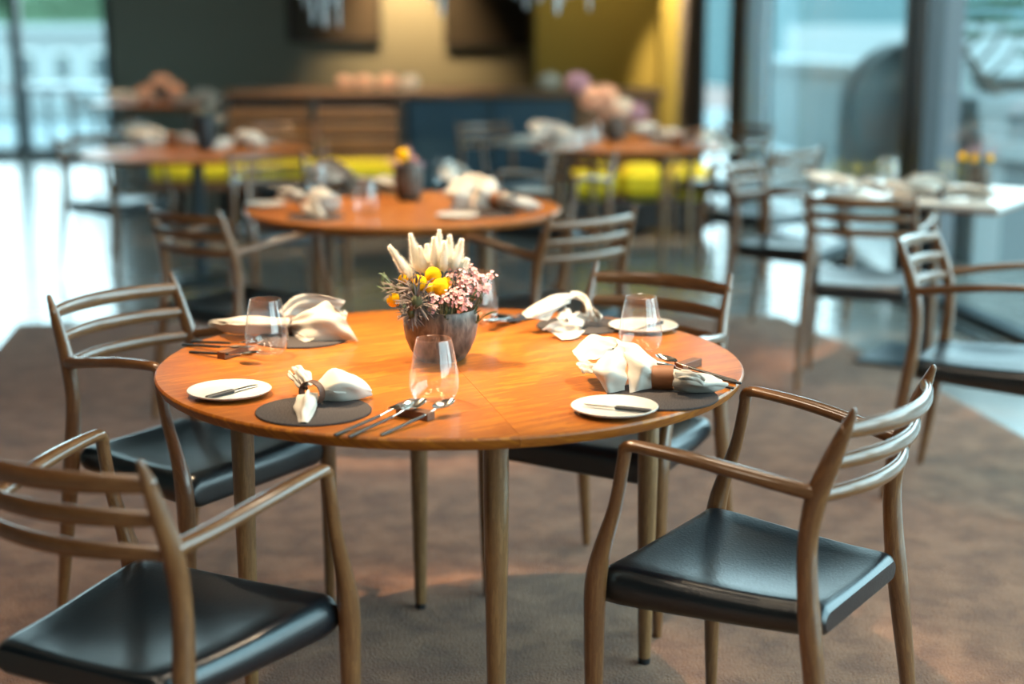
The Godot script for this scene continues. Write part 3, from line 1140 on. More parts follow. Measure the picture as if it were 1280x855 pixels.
	struct("city_ground", bx(-300.0, 300.0, -16.0, -15.0, 200.0, -300.0, 0.0), M["terrace_stone"], "ground far below the terraces", "ground")

func arch(o: Node3D) -> void:
	var g := Geo.new()
	var prof := []
	for k in 25:
		var a := PI * k / 24.0
		prof.append(Vector2(-cos(a) * 0.46, 0.9 + sin(a) * 0.46))
	var full := [Vector2(-0.46, 0.0)] + prof + [Vector2(0.46, 0.0)]
	for k in full.size() - 1:
		var p: Vector2 = full[k]
		var q: Vector2 = full[k + 1]
		g.quad(Vector3(p.x, p.y, 0.5), Vector3(q.x, q.y, 0.5), Vector3(q.x, q.y, 0.2), Vector3(p.x, p.y, 0.2), Vector3((p.x + q.x), (p.y + q.y) - 1.6, 0))
	var c := Vector3(0, 0.6, 0.2)
	for k in full.size() - 1:
		g.tri(c, Vector3(full[k].x, full[k].y, 0.2), Vector3(full[k + 1].x, full[k + 1].y, 0.2), Vector3(0, 0, -1))
	part(o, "shell", g, M["white_render"])
	g = Geo.new()
	c = Vector3(0, 0.6, 0.22)
	for k in full.size() - 1:
		g.tri(c, Vector3(full[k].x * 0.97, full[k].y * 0.985, 0.22), Vector3(full[k + 1].x * 0.97, full[k + 1].y * 0.985, 0.22), Vector3(0, 0, 1))
	part(o, "opening", g, M["grey_fluted"])
	for k in 9:
		var x := 0.03 + k * 0.048
		var h := 0.9 + 0.44 * sqrt(maxf(0.0, 1.0 - pow(x / 0.45, 2)))
		g = Geo.new()
		tube(g, [[x, 0.02, 0.47, 0.022, 0.022], [x, h, 0.47, 0.022, 0.022]], Vector3(1, 0, 0), 3, 10, false)
		part(o, "flute", g, M["terrace_wall"])
	g = Geo.new()
	tube(g, [[0.05, 1.34, 0.35, 0.07, 0.07], [0.05, 1.5, 0.35, 0.06, 0.06]], Vector3(1, 0, 0), 3, 12, false)
	part(o, "vent", g, M["dark_recess"])

func pine(at: Vector3) -> void:
	var o := thing("pine_tree", "pine with bare leaning branches and flat green pads of needles", "tree", at)
	o.scale = Vector3.ONE * 0.56
	var g := Geo.new()
	tube(g, [[0.45, 0.0, 0, 0.06, 0.06], [0.3, 0.15, 0, 0.05, 0.05], [0.0, 0.5, 0.05, 0.04, 0.04], [-0.22, 0.85, 0.05, 0.028, 0.028], [-0.3, 1.1, 0, 0.015, 0.015]], Vector3(1, 0, 0), 16, 10)
	part(o, "trunk", g, M["bark"])
	for q in [[0.15, 0.32, 0.5, 0.8, 0.1], [-0.1, 0.65, 0.15, 1.0, -0.1], [0.3, 0.15, 0.75, 0.55, 0.0], [0.05, 0.45, 0.35, 1.1, 0.1]]:
		g = Geo.new()
		tube(g, [[q[0], q[1], 0.02, 0.025, 0.025], [(q[0] + q[2]) / 2 + 0.05, (q[1] + q[3]) / 2 - 0.04, q[4] / 2, 0.018, 0.018], [q[2], q[3], q[4], 0.009, 0.009]], Vector3(1, 0, 0), 8, 8)
		part(o, "branch", g, M["bark"])
	for q in [[-0.2, 0.78, 0.0, 0.42], [0.1, 0.95, 0.1, 0.4], [0.55, 0.8, 0.1, 0.32], [0.35, 1.12, 0.0, 0.45], [-0.35, 1.1, 0.0, 0.4], [0.8, 0.58, 0.0, 0.28], [-0.32, 0.62, 0.05, 0.18]]:
		g = Geo.new()
		for k in 900:
			var d := Vector3(rng.randfn(0, 0.45), 0, rng.randfn(0, 0.45)).limit_length(1.0)
			var p := Vector3(q[0], q[1], q[2]) + Vector3(d.x * q[3], rng.randf_range(-0.05, 0.1) * q[3] * (1.4 - d.length()), d.z * q[3])
			var e := Vector3(rng.randfn(0, 0.5), 0.7, rng.randfn(0, 0.5)).normalized() * rng.randf_range(0.05, 0.1)
			var s := e.cross(Vector3(rng.randf(), rng.randf(), rng.randf())).normalized() * 0.006
			g.tri(p - s, p + s, p + e)
		part(o, "needle_pad", g, M["pine"])

# ---------- the back of the room ----------
func build_back() -> void:
	for q in [[-2.41, -1.43, 1.26, "canvas_brown", "brown framed picture hanging on the grey back wall"], [-0.72, 0.18, 1.21, "canvas_dark", "almost black picture hanging beside the warm light on the back wall"]]:
		var p := thing("wall_picture", q[4], "picture", Vector3((q[0] + q[1]) / 2, q[2], -16.62))
		var w: float = (q[1] - q[0]) / 2
		part(p, "canvas", bx(-w + 0.02, w - 0.02, 0.02, 0.98, 0.02, -0.01, 0.002), M[q[3]])
		for e in [-1, 1]:
			part(p, "frame_bar", bx(e * w - 0.015, e * w + 0.015, 0.0, 1.0, 0.03, -0.02, 0.003), M["dark_base"])
		part(p, "frame_bar", bx(-w + 0.015, w - 0.015, 0.0, 0.03, 0.03, -0.02, 0.003), M["dark_base"])
		part(p, "frame_bar", bx(-w + 0.015, w - 0.015, 0.97, 1.0, 0.03, -0.02, 0.003), M["dark_base"])
	# counter
	var c := thing("service_counter", "long counter with wooden top and dark blue panels", "counter", Vector3(0, 0, -11.35))
	part(c, "worktop", bx(-2.08, 1.1, 0.93, 0.975, 0.38, -0.38, 0.006), M["counter_wood"], "wooden worktop")
	part(c, "body", bx(-2.05, 1.05, 0.08, 0.93, 0.3, -0.34, 0.004), M["dark_base"])
	part(c, "plinth", bx(-2.0, 1.0, 0.0, 0.08, 0.26, -0.3, 0.002), M["dark_base"])
	for x in [-0.76, -0.155, 0.45]:
		part(c, "blue_panel" if x < 0.4 else "wood_panel", bx(x + 0.012, x + 0.593, 0.1, 0.915, 0.325, 0.3, 0.004), M["blue_panel"] if x < 0.4 else M["counter_wood"])
	# bench with a slatted back in front of the counter
	var b := thing("slatted_bench", "long bench with horizontal wooden slats as its back", "bench", Vector3(0, 0, -10.9))
	for x in [-2.07, -1.43, -0.79]:
		part(b, "post", bx(x - 0.028, x + 0.028, 0.0, 0.93, 0.04, -0.06, 0.004), M["dark_base"])
	for k in 2:
		var x0 := -2.04 + k * 0.64
		for y in [0.82, 0.71, 0.6, 0.49]:
			part(b, "back_slat", bx(x0, x0 + 0.58, y - 0.038, y + 0.038, 0.03, 0.005, 0.005), M["counter_wood"])
	part(b, "seat_board", bx(-2.52, -0.76, 0.33, 0.385, 0.5, 0.045, 0.004), M["counter_wood"])
	for x in [-2.4, -1.6, -0.85]:
		part(b, "support", bx(x - 0.03, x + 0.03, -0.008, 0.33, 0.45, 0.05, 0.003), M["dark_base"])
	for k in 3:
		single("seat_cushion", bx(-2.5 + k * 0.58, -1.93 + k * 0.58, 0.385, 0.5, -10.4, -10.84, 0.03), M["yellow_cloth"], "thick yellow seat cushion on the slatted bench", "cushion", Vector3.ZERO, 0.0, "yellow cushions on the slatted bench")
	var b2 := thing("low_bench", "low dark bench below the wooden end of the counter", "bench", Vector3(0.9, 0, -10.65))
	part(b2, "base", bx(-0.5, 0.5, 0.05, 0.24, 0.24, -0.24, 0.004), M["dark_base"])
	for x in [-0.4, 0.4]:
		part(b2, "foot", bx(x - 0.04, x + 0.04, 0.0, 0.05, 0.2, -0.2, 0.002), M["dark_base"])
	for k in 3:
		single("seat_cushion", bx(0.42 + k * 0.34, 0.73 + k * 0.34, 0.245, 0.475, -10.43, -10.87, 0.06), M["yellow_cloth"], "thick yellow seat cushion on the low bench", "cushion", Vector3.ZERO, 0.0, "yellow cushions on the low bench")
	# things lying on the counter
	var gr := "round peach pieces along the counter top"
	for q in [[432, 104, 0.075], [457, 100, 0.078], [485, 98, 0.08], [512, 103, 0.075], [686, 105, 0.085], [720, 103, 0.08]]:
		var at := pz(q[0], q[1], -11.45)
		at.y = 0.975
		var g := Geo.new()
		bloom(g, Vector3(0, q[2] * 0.62, 0), q[2])
		single("dried_bloom", g, M["peach_petal"] if q[0] < 500 else M["cream_petal"], "round peach bloom lying on the counter" if q[0] < 500 else "round pale bloom lying on the counter", "flower", at, q[0], gr if q[0] < 500 else "round pale pieces along the counter top")
	# hanging lamps of glass drops
	chandelier(Vector3(-1.1, 0, -8.8), 1.43, 0.13, 9, "cluster of glass drops hanging before the brown picture")
	chandelier(Vector3(-0.45, 0, -9.4), 1.50, 0.07, 5, "small cluster of glass drops hanging beside the black picture")
	chandelier(Vector3(0.22, 0, -9.1), 1.51, 0.26, 14, "wide cluster of glass drops hanging before the olive wall")
	# spotlights under the ceiling
	downlight(Vector3(-1.05, 3.0, -3.6), Vector3(-0.18, 0.73, -3.2), 20.0, 17.5, "ceiling spotlight on the bench side aimed at the table with pampas grass", 0.03, 1.0)
	downlight(Vector3(0.75, 3.0, -3.75), Vector3(-0.06, 0.73, -3.2), 10.0, 17.5, "ceiling spotlight on the facade side aimed at the table with pampas grass", 0.03, 1.0)
	downlight(Vector3(-0.55, 3.0, -6.5), Vector3(-0.4, 0.73, -5.9), 11.0, 18.0, "ceiling spotlight aimed at the table behind the pampas grass")
	downlight(Vector3(-1.8, 3.0, -9.2), Vector3(-1.75, 0.73, -8.6), 5.0, 20.0, "ceiling spotlight aimed at the pedestal table")
	downlight(Vector3(0.6, 3.0, -9.8), Vector3(0.7, 0.73, -9.2), 8.0, 20.0, "ceiling spotlight aimed at the table before the low bench")
	downlight(Vector3(-3.2, 3.0, -14.6), Vector3(-3.2, 0.73, -14.1), 5.0, 20.0, "ceiling spotlight aimed at the table by the far window")
	downlight(Vector3(-1.1, 2.95, -15.9), Vector3(-1.1, 1.2, -16.65), 17.0, 34.0, "ceiling spotlight washing the back wall between the pictures", 0.03, 1.0, Color(1.0, 0.62, 0.28))
	downlight(Vector3(1.3, 2.95, -12.5), Vector3(1.4, 1.25, -13.15), 30.0, 13.0, "ceiling spotlight aimed at the olive column", 0.03, 0.8, Color(1.0, 0.75, 0.47))
	downlight(Vector3(-1.5, 3.0, -9.6), Vector3(-1.5, 0.45, -10.5), 7.0, 24.0, "ceiling spotlight aimed at the slatted bench")
	downlight(Vector3(0.9, 3.0, -9.9), Vector3(0.9, 0.4, -10.6), 9.0, 16.0, "ceiling spotlight aimed at the low bench")
	downlight(Vector3(0.7, 2.95, -12.5), Vector3(0.75, 1.2, -13.4), 3.0, 42.0, "added unseen spotlight that brightens the olive wall", 0.05, 1.0, Color(1.0, 0.75, 0.45))  # added lamp, lifts the olive wall that came out too dark
	downlight(Vector3(-0.9, 3.0, -10.6), Vector3(-0.9, 0.97, -11.45), 7.0, 26.0, "added unseen spotlight that brightens the blooms on the counter")  # added lamp to brighten the blooms on the worktop
	downlight(Vector3(1.6, 3.0, -7.0), Vector3(1.75, 0.73, -6.5), 6.0, 17.0, "ceiling spotlight aimed at the square table")
	for q in [[-1.4, 0.4], [1.0, -0.4], [-1.6, -2.6], [0.8, -4.2]]:
		panel(Vector3(q[0], 4.29, q[1]))

func panel(at: Vector3) -> void:  # unseen fill light, added to raise the warm ambient level of the room
	var o := thing("added_fill_panel", "unseen square panel added to the ceiling as warm fill light", "lamp", at, 0.0, "added fill panels in the ceiling")
	part(o, "frame", bx(-0.47, 0.47, -0.02, 0.01, 0.47, -0.47, 0.004), M["lamp_body"])
	part(o, "diffuser", bx(-0.44, 0.44, -0.024, -0.02, 0.44, -0.44, 0.0), M["fill_panel_glow"])
	var l := AreaLight3D.new()
	l.name = "fill_beam"
	l.area_size = Vector2(0.88, 0.88)
	l.light_color = lin(1.0, 0.82, 0.62)
	l.light_energy = 3.0
	l.area_range = 25.0
	l.shadow_enabled = true
	o.add_child(l)
	l.position = Vector3(0, -0.03, 0)
	l.rotation.x = -PI / 2

func bloom(g: Geo, at: Vector3, r: float) -> void:
	ball(g, at, Vector3(r, r * 0.8, r) * 0.72, 14, 0.1)
	for k in 60:
		var y := 1.0 - 2.0 * (k + 0.5) / 60.0
		var w := k * 2.39996
		var d := Vector3(sqrt(1 - y * y) * cos(w), y * 0.8, sqrt(1 - y * y) * sin(w))
		var p := at + d * r * 0.62
		var s := d.cross(Vector3(0.1, 0.4, 1)).normalized() * r * 0.17
		var m := p + d * r * 0.3
		g.quad(p, m - s, p + d * r * 0.42, m + s)

func chandelier(at: Vector3, low: float, wide: float, count: int, label: String) -> void:
	var o := thing("hanging_lamp", label, "lamp", Vector3(at.x, low, at.z))
	var g := Geo.new()
	tube(g, [[0, 0.5, 0, 0.004, 0.004], [0, 4.3 - low, 0, 0.004, 0.004]], Vector3(1, 0, 0), 2, 8, false)
	part(o, "cord", g, M["black_metal"])
	g = Geo.new()
	lathe(g, [[0.0, 0.49], [wide, 0.49], [wide, 0.5], [0.0, 0.505]], 28)
	part(o, "canopy", g, M["steel"])
	for k in count:
		var a := k * 2.39996
		var r := wide * sqrt((k + 0.5) / count) * 0.95
		var y := 0.0 if k == 0 else rng.randf_range(0.0, 0.14)
		g = Geo.new()
		tube(g, [[cos(a) * r, y, sin(a) * r, 0.008, 0.006], [cos(a) * r, y + 0.035, sin(a) * r, 0.014, 0.009], [cos(a) * r, y + 0.15, sin(a) * r, 0.009, 0.006], [cos(a) * r, 0.49, sin(a) * r, 0.0015, 0.0015]], Vector3(1, 0, k * 0.3), 10, 8)
		part(o, "glass_drop", g, M["crystal"])

# ---------- tables and chairs ----------
func build_tables() -> void:
	var t := make_round_table(false, 0.6225)
	t.position = Vector3(-0.1306, 0.0, -3.1527)
	t.rotation.y = 0.0
	t.set_meta("label", "round reddish wooden table with the pampas grass bouquet, standing on the carpet")
	# the joint of the two halves points along this direction; legs keep their own place
	for c in t.get_children():
		if String(c.name).begins_with("tabletop_half"):
			(c as Node3D).rotation.y = 0.237
	copy(t, "round wooden table between the carpet and the slatted bench", Vector3(-0.43, 0, -5.93), 0.6)
	copy(t, "round wooden table before the low bench with yellow cushions", Vector3(0.7, 0, -9.19), 0.2)
	copy(t, "round wooden table by the far window", Vector3(-3.27, 0, -14.15), 0.9)
	var p := make_round_table(true, 0.645)
	p.position = Vector3(-1.8, 0, -8.62)
	p.rotation.y = 1.1
	p.set_meta("label", "round wooden table on a dark metal pedestal before the slatted bench")
	# square table at the facade
	var s := thing("square_table", "square white topped table on a dark post beside the grey pillar", "table", Vector3(1.80, 0, -6.47), -0.571)
	part(s, "tabletop", bx(-0.4, 0.4, TOP - 0.022, TOP, 0.4, -0.4, 0.004), M["white_lacquer"])
	part(s, "edge_band", bx(-0.395, 0.395, TOP - 0.034, TOP - 0.0225, 0.395, -0.395, 0.002), M["table_edge_wood"])
	part(s, "post", bx(-0.035, 0.035, 0.02, TOP - 0.034, 0.035, -0.035, 0.004), M["pedestal_metal"], "dark post")
	part(s, "foot_plate", bx(-0.22, 0.22, 0.0, 0.02, 0.22, -0.22, 0.004), M["pedestal_metal"])
	var c := make_chair()
	var spots := [
		[0.492, -2.733, 55.75, "armchair drawn up to the place setting with the tan leather napkin ring"],
		[-0.62, -2.431, -26.96, "armchair at the place setting whose napkin sits in a dark ring on round felt"],
		[-0.798, -3.56, -122.84, "armchair beside the bread plate, its arm against the rim of the reddish table"],
		[0.271, -3.737, 147.13, "armchair tucked in behind the draped napkin that has no ring"],
		[-1.02, -5.495, -39.95, "armchair on the carpet edge between the pedestal table and the reddish table"],
		[-1.17, -7.66, 209.3, "armchair between the pedestal table and the table with the small vase"],
		[0.137, -5.376, 39.1, "armchair with pale lit slats, its back to the pampas grass table"],
		[0.238, -7.797, 140.1, "armchair facing the small vase with its back to the low bench"],
		[1.286, -7.041, 239.9, "armchair at the square table, standing on the last strip of carpet"],
		[1.426, -5.99, 340.2, "armchair with its back to the carpet at the square table"],
		[1.466, -4.555, 240.5, "armchair on the carpet edge facing the facade, away from every table"],
		[-2.354, -8.837, 243.0, "dark armchair in silhouette against the bright floor at the pedestal table"],
		[-3.95, -14.55, 254.1, "armchair at the round table by the far window"],
		[-1.508, -10.08, 189.0, "armchair between the pedestal table and the slatted bench"],
		[-0.078, -10.095, 213.2, "armchair before the blue panels of the counter"],
		[1.395, -8.286, 40.1, "armchair between the square table and the table before the low bench"],
		[1.42, -9.98, 137.0, "armchair beside the drape, facing the table before the low bench"]]
	for k in spots.size():
		var q: Array = spots[k]
		var at := Vector3(q[0], 0.0 if k in [0, 1, 2, 3, 4, 6, 8, 9, 10] else -0.008, q[1])
		var o: Node3D = c if k == 0 else copy(c, q[3], at, deg_to_rad(q[2]))
		o.position = at
		o.rotation.y = deg_to_rad(q[2])
		o.set_meta("label", q[3])

# ---------- what lies on the reddish table ----------
var kinds := {}

func lay(o: Node3D, tail: Vector2, head: Vector2, lift := 0.0, len_tail := 0.105) -> void:     # cutlery: handle end and head end, in pixels
	var a := px(tail.x, tail.y, TOP + 0.006)
	var b := px(head.x, head.y, TOP + 0.012 + lift)
	var d := (b - a).normalized()
	o.position = Vector3(a.x, TOP, a.z) + Vector3(d.x, 0, d.z).normalized() * len_tail
	o.rotation.y = atan2(-d.z, d.x)
	if lift > 0.0:
		o.rotation.z = 0.07
		o.position.y = TOP + 0.0035

func build_place_settings() -> void:
	var mt := make_mat()
	var mats := [[392, 515, "felt place mat under the napkin in the dark ring"], [828, 497, "felt place mat under the napkin in the tan leather ring"], [377, 424, "felt place mat under the long napkin behind the glass"], [727, 408, "felt place mat under the draped napkin without a ring"]]
	for k in 4:
		var at := px(mats[k][0], mats[k][1], TOP)
		var o: Node3D = mt if k == 0 else copy(mt, mats[k][2], at, k * 1.0)
		o.position = at
		o.set_meta("label", mats[k][2])
	kinds["mat"] = mt
	var pl := make_plate()
	var plates := [[287, 494, "bread plate beside the armrest, knife lying across it"], [768, 515, "bread plate before the napkin in the tan leather ring"], [804, 412, "bread plate behind the glass by the tan leather ring"]]
	var knives := [[[258, 497], [315, 482]], [[814, 514], [730, 505]], [[828, 402], [790, 414]]]
	var bk := make_butter_knife()
	for k in 3:
		var at := px(plates[k][0], plates[k][1], TOP)
		var o: Node3D = pl if k == 0 else copy(pl, plates[k][2], at, k * 1.3)
		o.position = at
		o.set_meta("label", plates[k][2])
		var a := px(knives[k][0][0], knives[k][0][1], TOP + 0.012)
		var b := px(knives[k][1][0], knives[k][1][1], TOP + 0.012)
		var lab := "butter knife with black handle on the " + String(plates[k][2]).replace("bread plate", "plate").replace(", knife lying across it", "")
		var n: Node3D = bk if k == 0 else copy(bk, lab, at, 0.0)
		n.position = a + (b - a).normalized() * 0.07
		n.position.y = TOP + (0.0078 if k == 0 else 0.0082)
		n.rotation.y = atan2(-(b.z - a.z), b.x - a.x)
		n.set_meta("label", lab)
	kinds["plate"] = pl
	kinds["knife"] = bk
	var gl := make_glass()
	var glasses := [[543, 503, "stemless glass before the clay vase"], [334, 444, "stemless glass in front of the long napkin"], [800, 440, "stemless glass behind the napkin in the tan leather ring"], [598, 404, "stemless glass half hidden behind the clay vase"]]
	for k in 4:
		var at := px(glasses[k][0], glasses[k][1], TOP)
		var o: Node3D = gl if k == 0 else copy(gl, glasses[k][2], at, 0.0)
		o.position = at
		o.set_meta("label", glasses[k][2])
	kinds["glass"] = gl
	# cutlery on wooden rests
	var rs := make_rest()
	var sp := make_cutlery("table_spoon")
	var ds := make_cutlery("dessert_spoon")
	var fk := make_cutlery("dinner_fork")
	var first := true
	for q in [
		["beside the felt mat with the dark ring", [519, 522, -1.15], [[419, 541], [497, 505]], [[437, 543], [515, 505]], [[477, 541], [538, 509]]],
		["beside the glass and long napkin", [291, 445, 0.0], [[229, 429], [300, 431]], [[240, 425], [306, 425]], [[238, 438], [292, 437]]],
		["beside the tan leather ring", [860, 460, 0.3], [[925, 477], [846, 455]], [[916, 483], [838, 459]], [[919, 474], [850, 450]]],
		["behind the draped napkin without a ring", [632, 401, 0.2], [[672, 391], [628, 395]], [[676, 388], [634, 391]], [[668, 395], [622, 398]]]]:
		var at := px(q[1][0], q[1][1], TOP)
		var set_of := [rs, fk, sp, ds] if first else [copy(rs, "", at, 0), copy(fk, "", at, 0), copy(sp, "", at, 0), copy(ds, "", at, 0)]
		first = false
		lay(set_of[1], Vector2(q[2][0][0], q[2][0][1]), Vector2(q[2][1][0], q[2][1][1]), 0.012)
		lay(set_of[2], Vector2(q[3][0][0], q[3][0][1]), Vector2(q[3][1][0], q[3][1][1]), 0.012)
		lay(set_of[3], Vector2(q[4][0][0], q[4][0][1]), Vector2(q[4][1][0], q[4][1][1]), 0.012)
		set_of[0].position = at
		set_of[0].rotation.y = set_of[2].rotation.y
		set_of[0].set_meta("label", "small dark wooden cutlery rest " + q[0])
		set_of[1].set_meta("label", "fork with black handle on the rest " + q[0])
		set_of[2].set_meta("label", "large black handled spoon on the rest " + q[0])
		set_of[3].set_meta("label", "smaller black handled spoon on the rest " + q[0])
	# napkins
	var n1 := napkin("white napkin pulled through a dark ring on its felt mat", Vector2(392, 512), [
		[[[396, 477, 0.04], [401, 488, 0.03], [402, 500, 0.006]], [[418, 459, 0.058], [423, 477, 0.05], [424, 501, 0.005]], [[441, 468, 0.045], [445, 482, 0.036], [446, 499, 0.004]], [[461, 484, 0.018], [464, 489, 0.013], [465, 494, 0.003]]],
		[[[396, 482, 0.032], [401, 490, 0.026]], [[410, 475, 0.04], [414, 490, 0.03]], [[424, 474, 0.042], [432, 492, 0.022]]],
		[[[382, 487, 0.028], [388, 482, 0.038], [394, 480, 0.036]], [[372, 472, 0.045], [379, 464, 0.056], [387, 468, 0.044]], [[365, 462, 0.048], [370, 457, 0.055], [377, 461, 0.048]]],
		[[[377, 490, 0.02], [381, 487, 0.028], [385, 486, 0.028]], [[367, 478, 0.03], [371, 474, 0.04], [376, 476, 0.034]], [[359, 468, 0.038], [362, 465, 0.042], [365, 468, 0.038]]],
		[[[370, 500, 0.016], [384, 488, 0.036], [397, 494, 0.018]], [[367, 508, 0.012], [384, 499, 0.034], [397, 506, 0.008]], [[371, 519, 0.006], [381, 513, 0.02], [391, 520, 0.004]], [[373, 528, 0.005], [379, 527, 0.008], [385, 528, 0.005]]],
		], [390, 491, 0.027, Vector3(0.5, 0.0, -0.86), 0.0235, 0.016], "dark_leather")
	var n2 := napkin("white napkin with fanned end in a tan leather ring", Vector2(818, 492), [
		[[[842, 462, 0.046], [842, 474, 0.034], [842, 487, 0.006]], [[860, 464, 0.044], [861, 476, 0.036], [861, 490, 0.005]], [[884, 468, 0.036], [888, 479, 0.028], [887, 490, 0.005]], [[901, 475, 0.023], [909, 481, 0.017], [902, 487, 0.008]]],
		[[[843, 465, 0.046], [846, 473, 0.04]], [[866, 466, 0.05], [866, 474, 0.04]], [[882, 473, 0.04], [880, 483, 0.024]]],
		[[[821, 450, 0.055], [819, 466, 0.036], [817, 485, 0.006]], [[801, 432, 0.072], [805, 456, 0.055], [804, 487, 0.006]], [[784, 428, 0.076], [795, 454, 0.056], [797, 489, 0.006]], [[770, 426, 0.078], [783, 450, 0.055], [787, 491, 0.004]]],
		[[[781, 437, 0.068], [783, 460, 0.045], [781, 487, 0.008]], [[768, 431, 0.072], [768, 458, 0.054], [770, 490, 0.004]], [[756, 441, 0.062], [752, 461, 0.05], [763, 491, 0.004]], [[746, 452, 0.052], [741, 462, 0.046], [758, 491, 0.004]]],
		[[[774, 427, 0.076], [770, 432, 0.072], [762, 440, 0.062]], [[756, 421, 0.08], [753, 429, 0.074], [752, 446, 0.056]], [[737, 419, 0.08], [735, 429, 0.072], [741, 450, 0.05]], [[714, 437, 0.058], [719, 445, 0.053], [728, 453, 0.045]]],
		[[[746, 455, 0.046], [744, 467, 0.034]], [[731, 452, 0.046], [733, 466, 0.034]], [[720, 456, 0.042], [727, 465, 0.034]]],
		], [830, 472, 0.026, Vector3(0.97, 0.05, 0.25), 0.0245, 0.042], "tan_leather")
	var n3 := napkin("cream napkin with long pointed tail behind the glass", Vector2(360, 420), [
		[[[362, 396, 0.044], [362, 405, 0.034], [362, 415, 0.006]], [[322, 394, 0.046], [321, 404, 0.036], [320, 418, 0.005]], [[286, 397, 0.038], [285, 405, 0.03], [285, 416, 0.006]], [[263, 402, 0.026], [259, 404, 0.022], [266, 409, 0.014]]],
		[[[310, 397, 0.045], [310, 405, 0.04]], [[288, 400, 0.042], [286, 406, 0.036]], [[270, 401, 0.034], [272, 406, 0.028]]],
		[[[348, 389, 0.055], [356, 397, 0.042], [364, 405, 0.025]], [[372, 370, 0.088], [369, 385, 0.062], [370, 398, 0.035]], [[402, 368, 0.092], [394, 380, 0.068], [386, 396, 0.034]], [[432, 376, 0.072], [428, 382, 0.062], [420, 392, 0.045]]],
		[[[366, 396, 0.046], [365, 404, 0.034], [362, 414, 0.006]], [[388, 386, 0.07], [388, 402, 0.046], [384, 426, 0.004]], [[409, 377, 0.086], [414, 401, 0.05], [426, 425, 0.004]], [[419, 385, 0.076], [434, 404, 0.042], [448, 427, 0.004]]],
		[[[366, 407, 0.022], [364, 412, 0.014], [361, 416, 0.004]], [[380, 411, 0.022], [378, 419, 0.014], [372, 423, 0.003]], [[398, 418, 0.016], [392, 424, 0.009], [381, 428, 0.003]]],
		[[[420, 388, 0.05], [420, 396, 0.036]], [[428, 388, 0.05], [428, 398, 0.034]], [[434, 391, 0.044], [433, 400, 0.032]]],
		], [363, 406, 0.026, Vector3(0.96, 0, 0.28), 0.0225, 0.024], "dark_leather")
	var n4 := napkin("cream napkin draped in loose loops without a ring", Vector2(705, 418), [
		[[[724, 367, 0.075], [717, 373, 0.07], [708, 381, 0.056]], [[696, 369, 0.077], [695, 380, 0.064], [692, 392, 0.042]], [[672, 376, 0.066], [675, 388, 0.053], [685, 400, 0.03]], [[651, 393, 0.042], [661, 397, 0.038], [683, 401, 0.029]]],
		[[[713, 366, 0.076], [714, 371, 0.07]], [[732, 370, 0.07], [728, 377, 0.06]], [[738, 382, 0.054], [733, 390, 0.042]], [[743, 395, 0.032], [735, 403, 0.014]]],
		[[[737, 383, 0.048], [735, 400, 0.016]], [[748, 389, 0.04], [744, 402, 0.012]], [[754, 397, 0.026], [748, 402, 0.01]]],
		[[[676, 411, 0.024], [688, 415, 0.012], [702, 425, 0.003]], [[692, 403, 0.034], [706, 416, 0.01], [720, 423, 0.003]], [[710, 399, 0.038], [724, 409, 0.022], [731, 414, 0.012]]],
		[[[707, 382, 0.054], [717, 390, 0.04], [735, 393, 0.032]], [[700, 389, 0.044], [712, 396, 0.034], [732, 400, 0.018]], [[694, 397, 0.034], [708, 402, 0.028], [728, 408, 0.012]]],
		[[[694, 402, 0.034], [710, 400, 0.038]], [[690, 409, 0.022], [716, 407, 0.022]], [[688, 415, 0.008], [722, 413, 0.014]]],
		], null, "")
	kinds["napkins"] = [n1, n2, n3, n4]

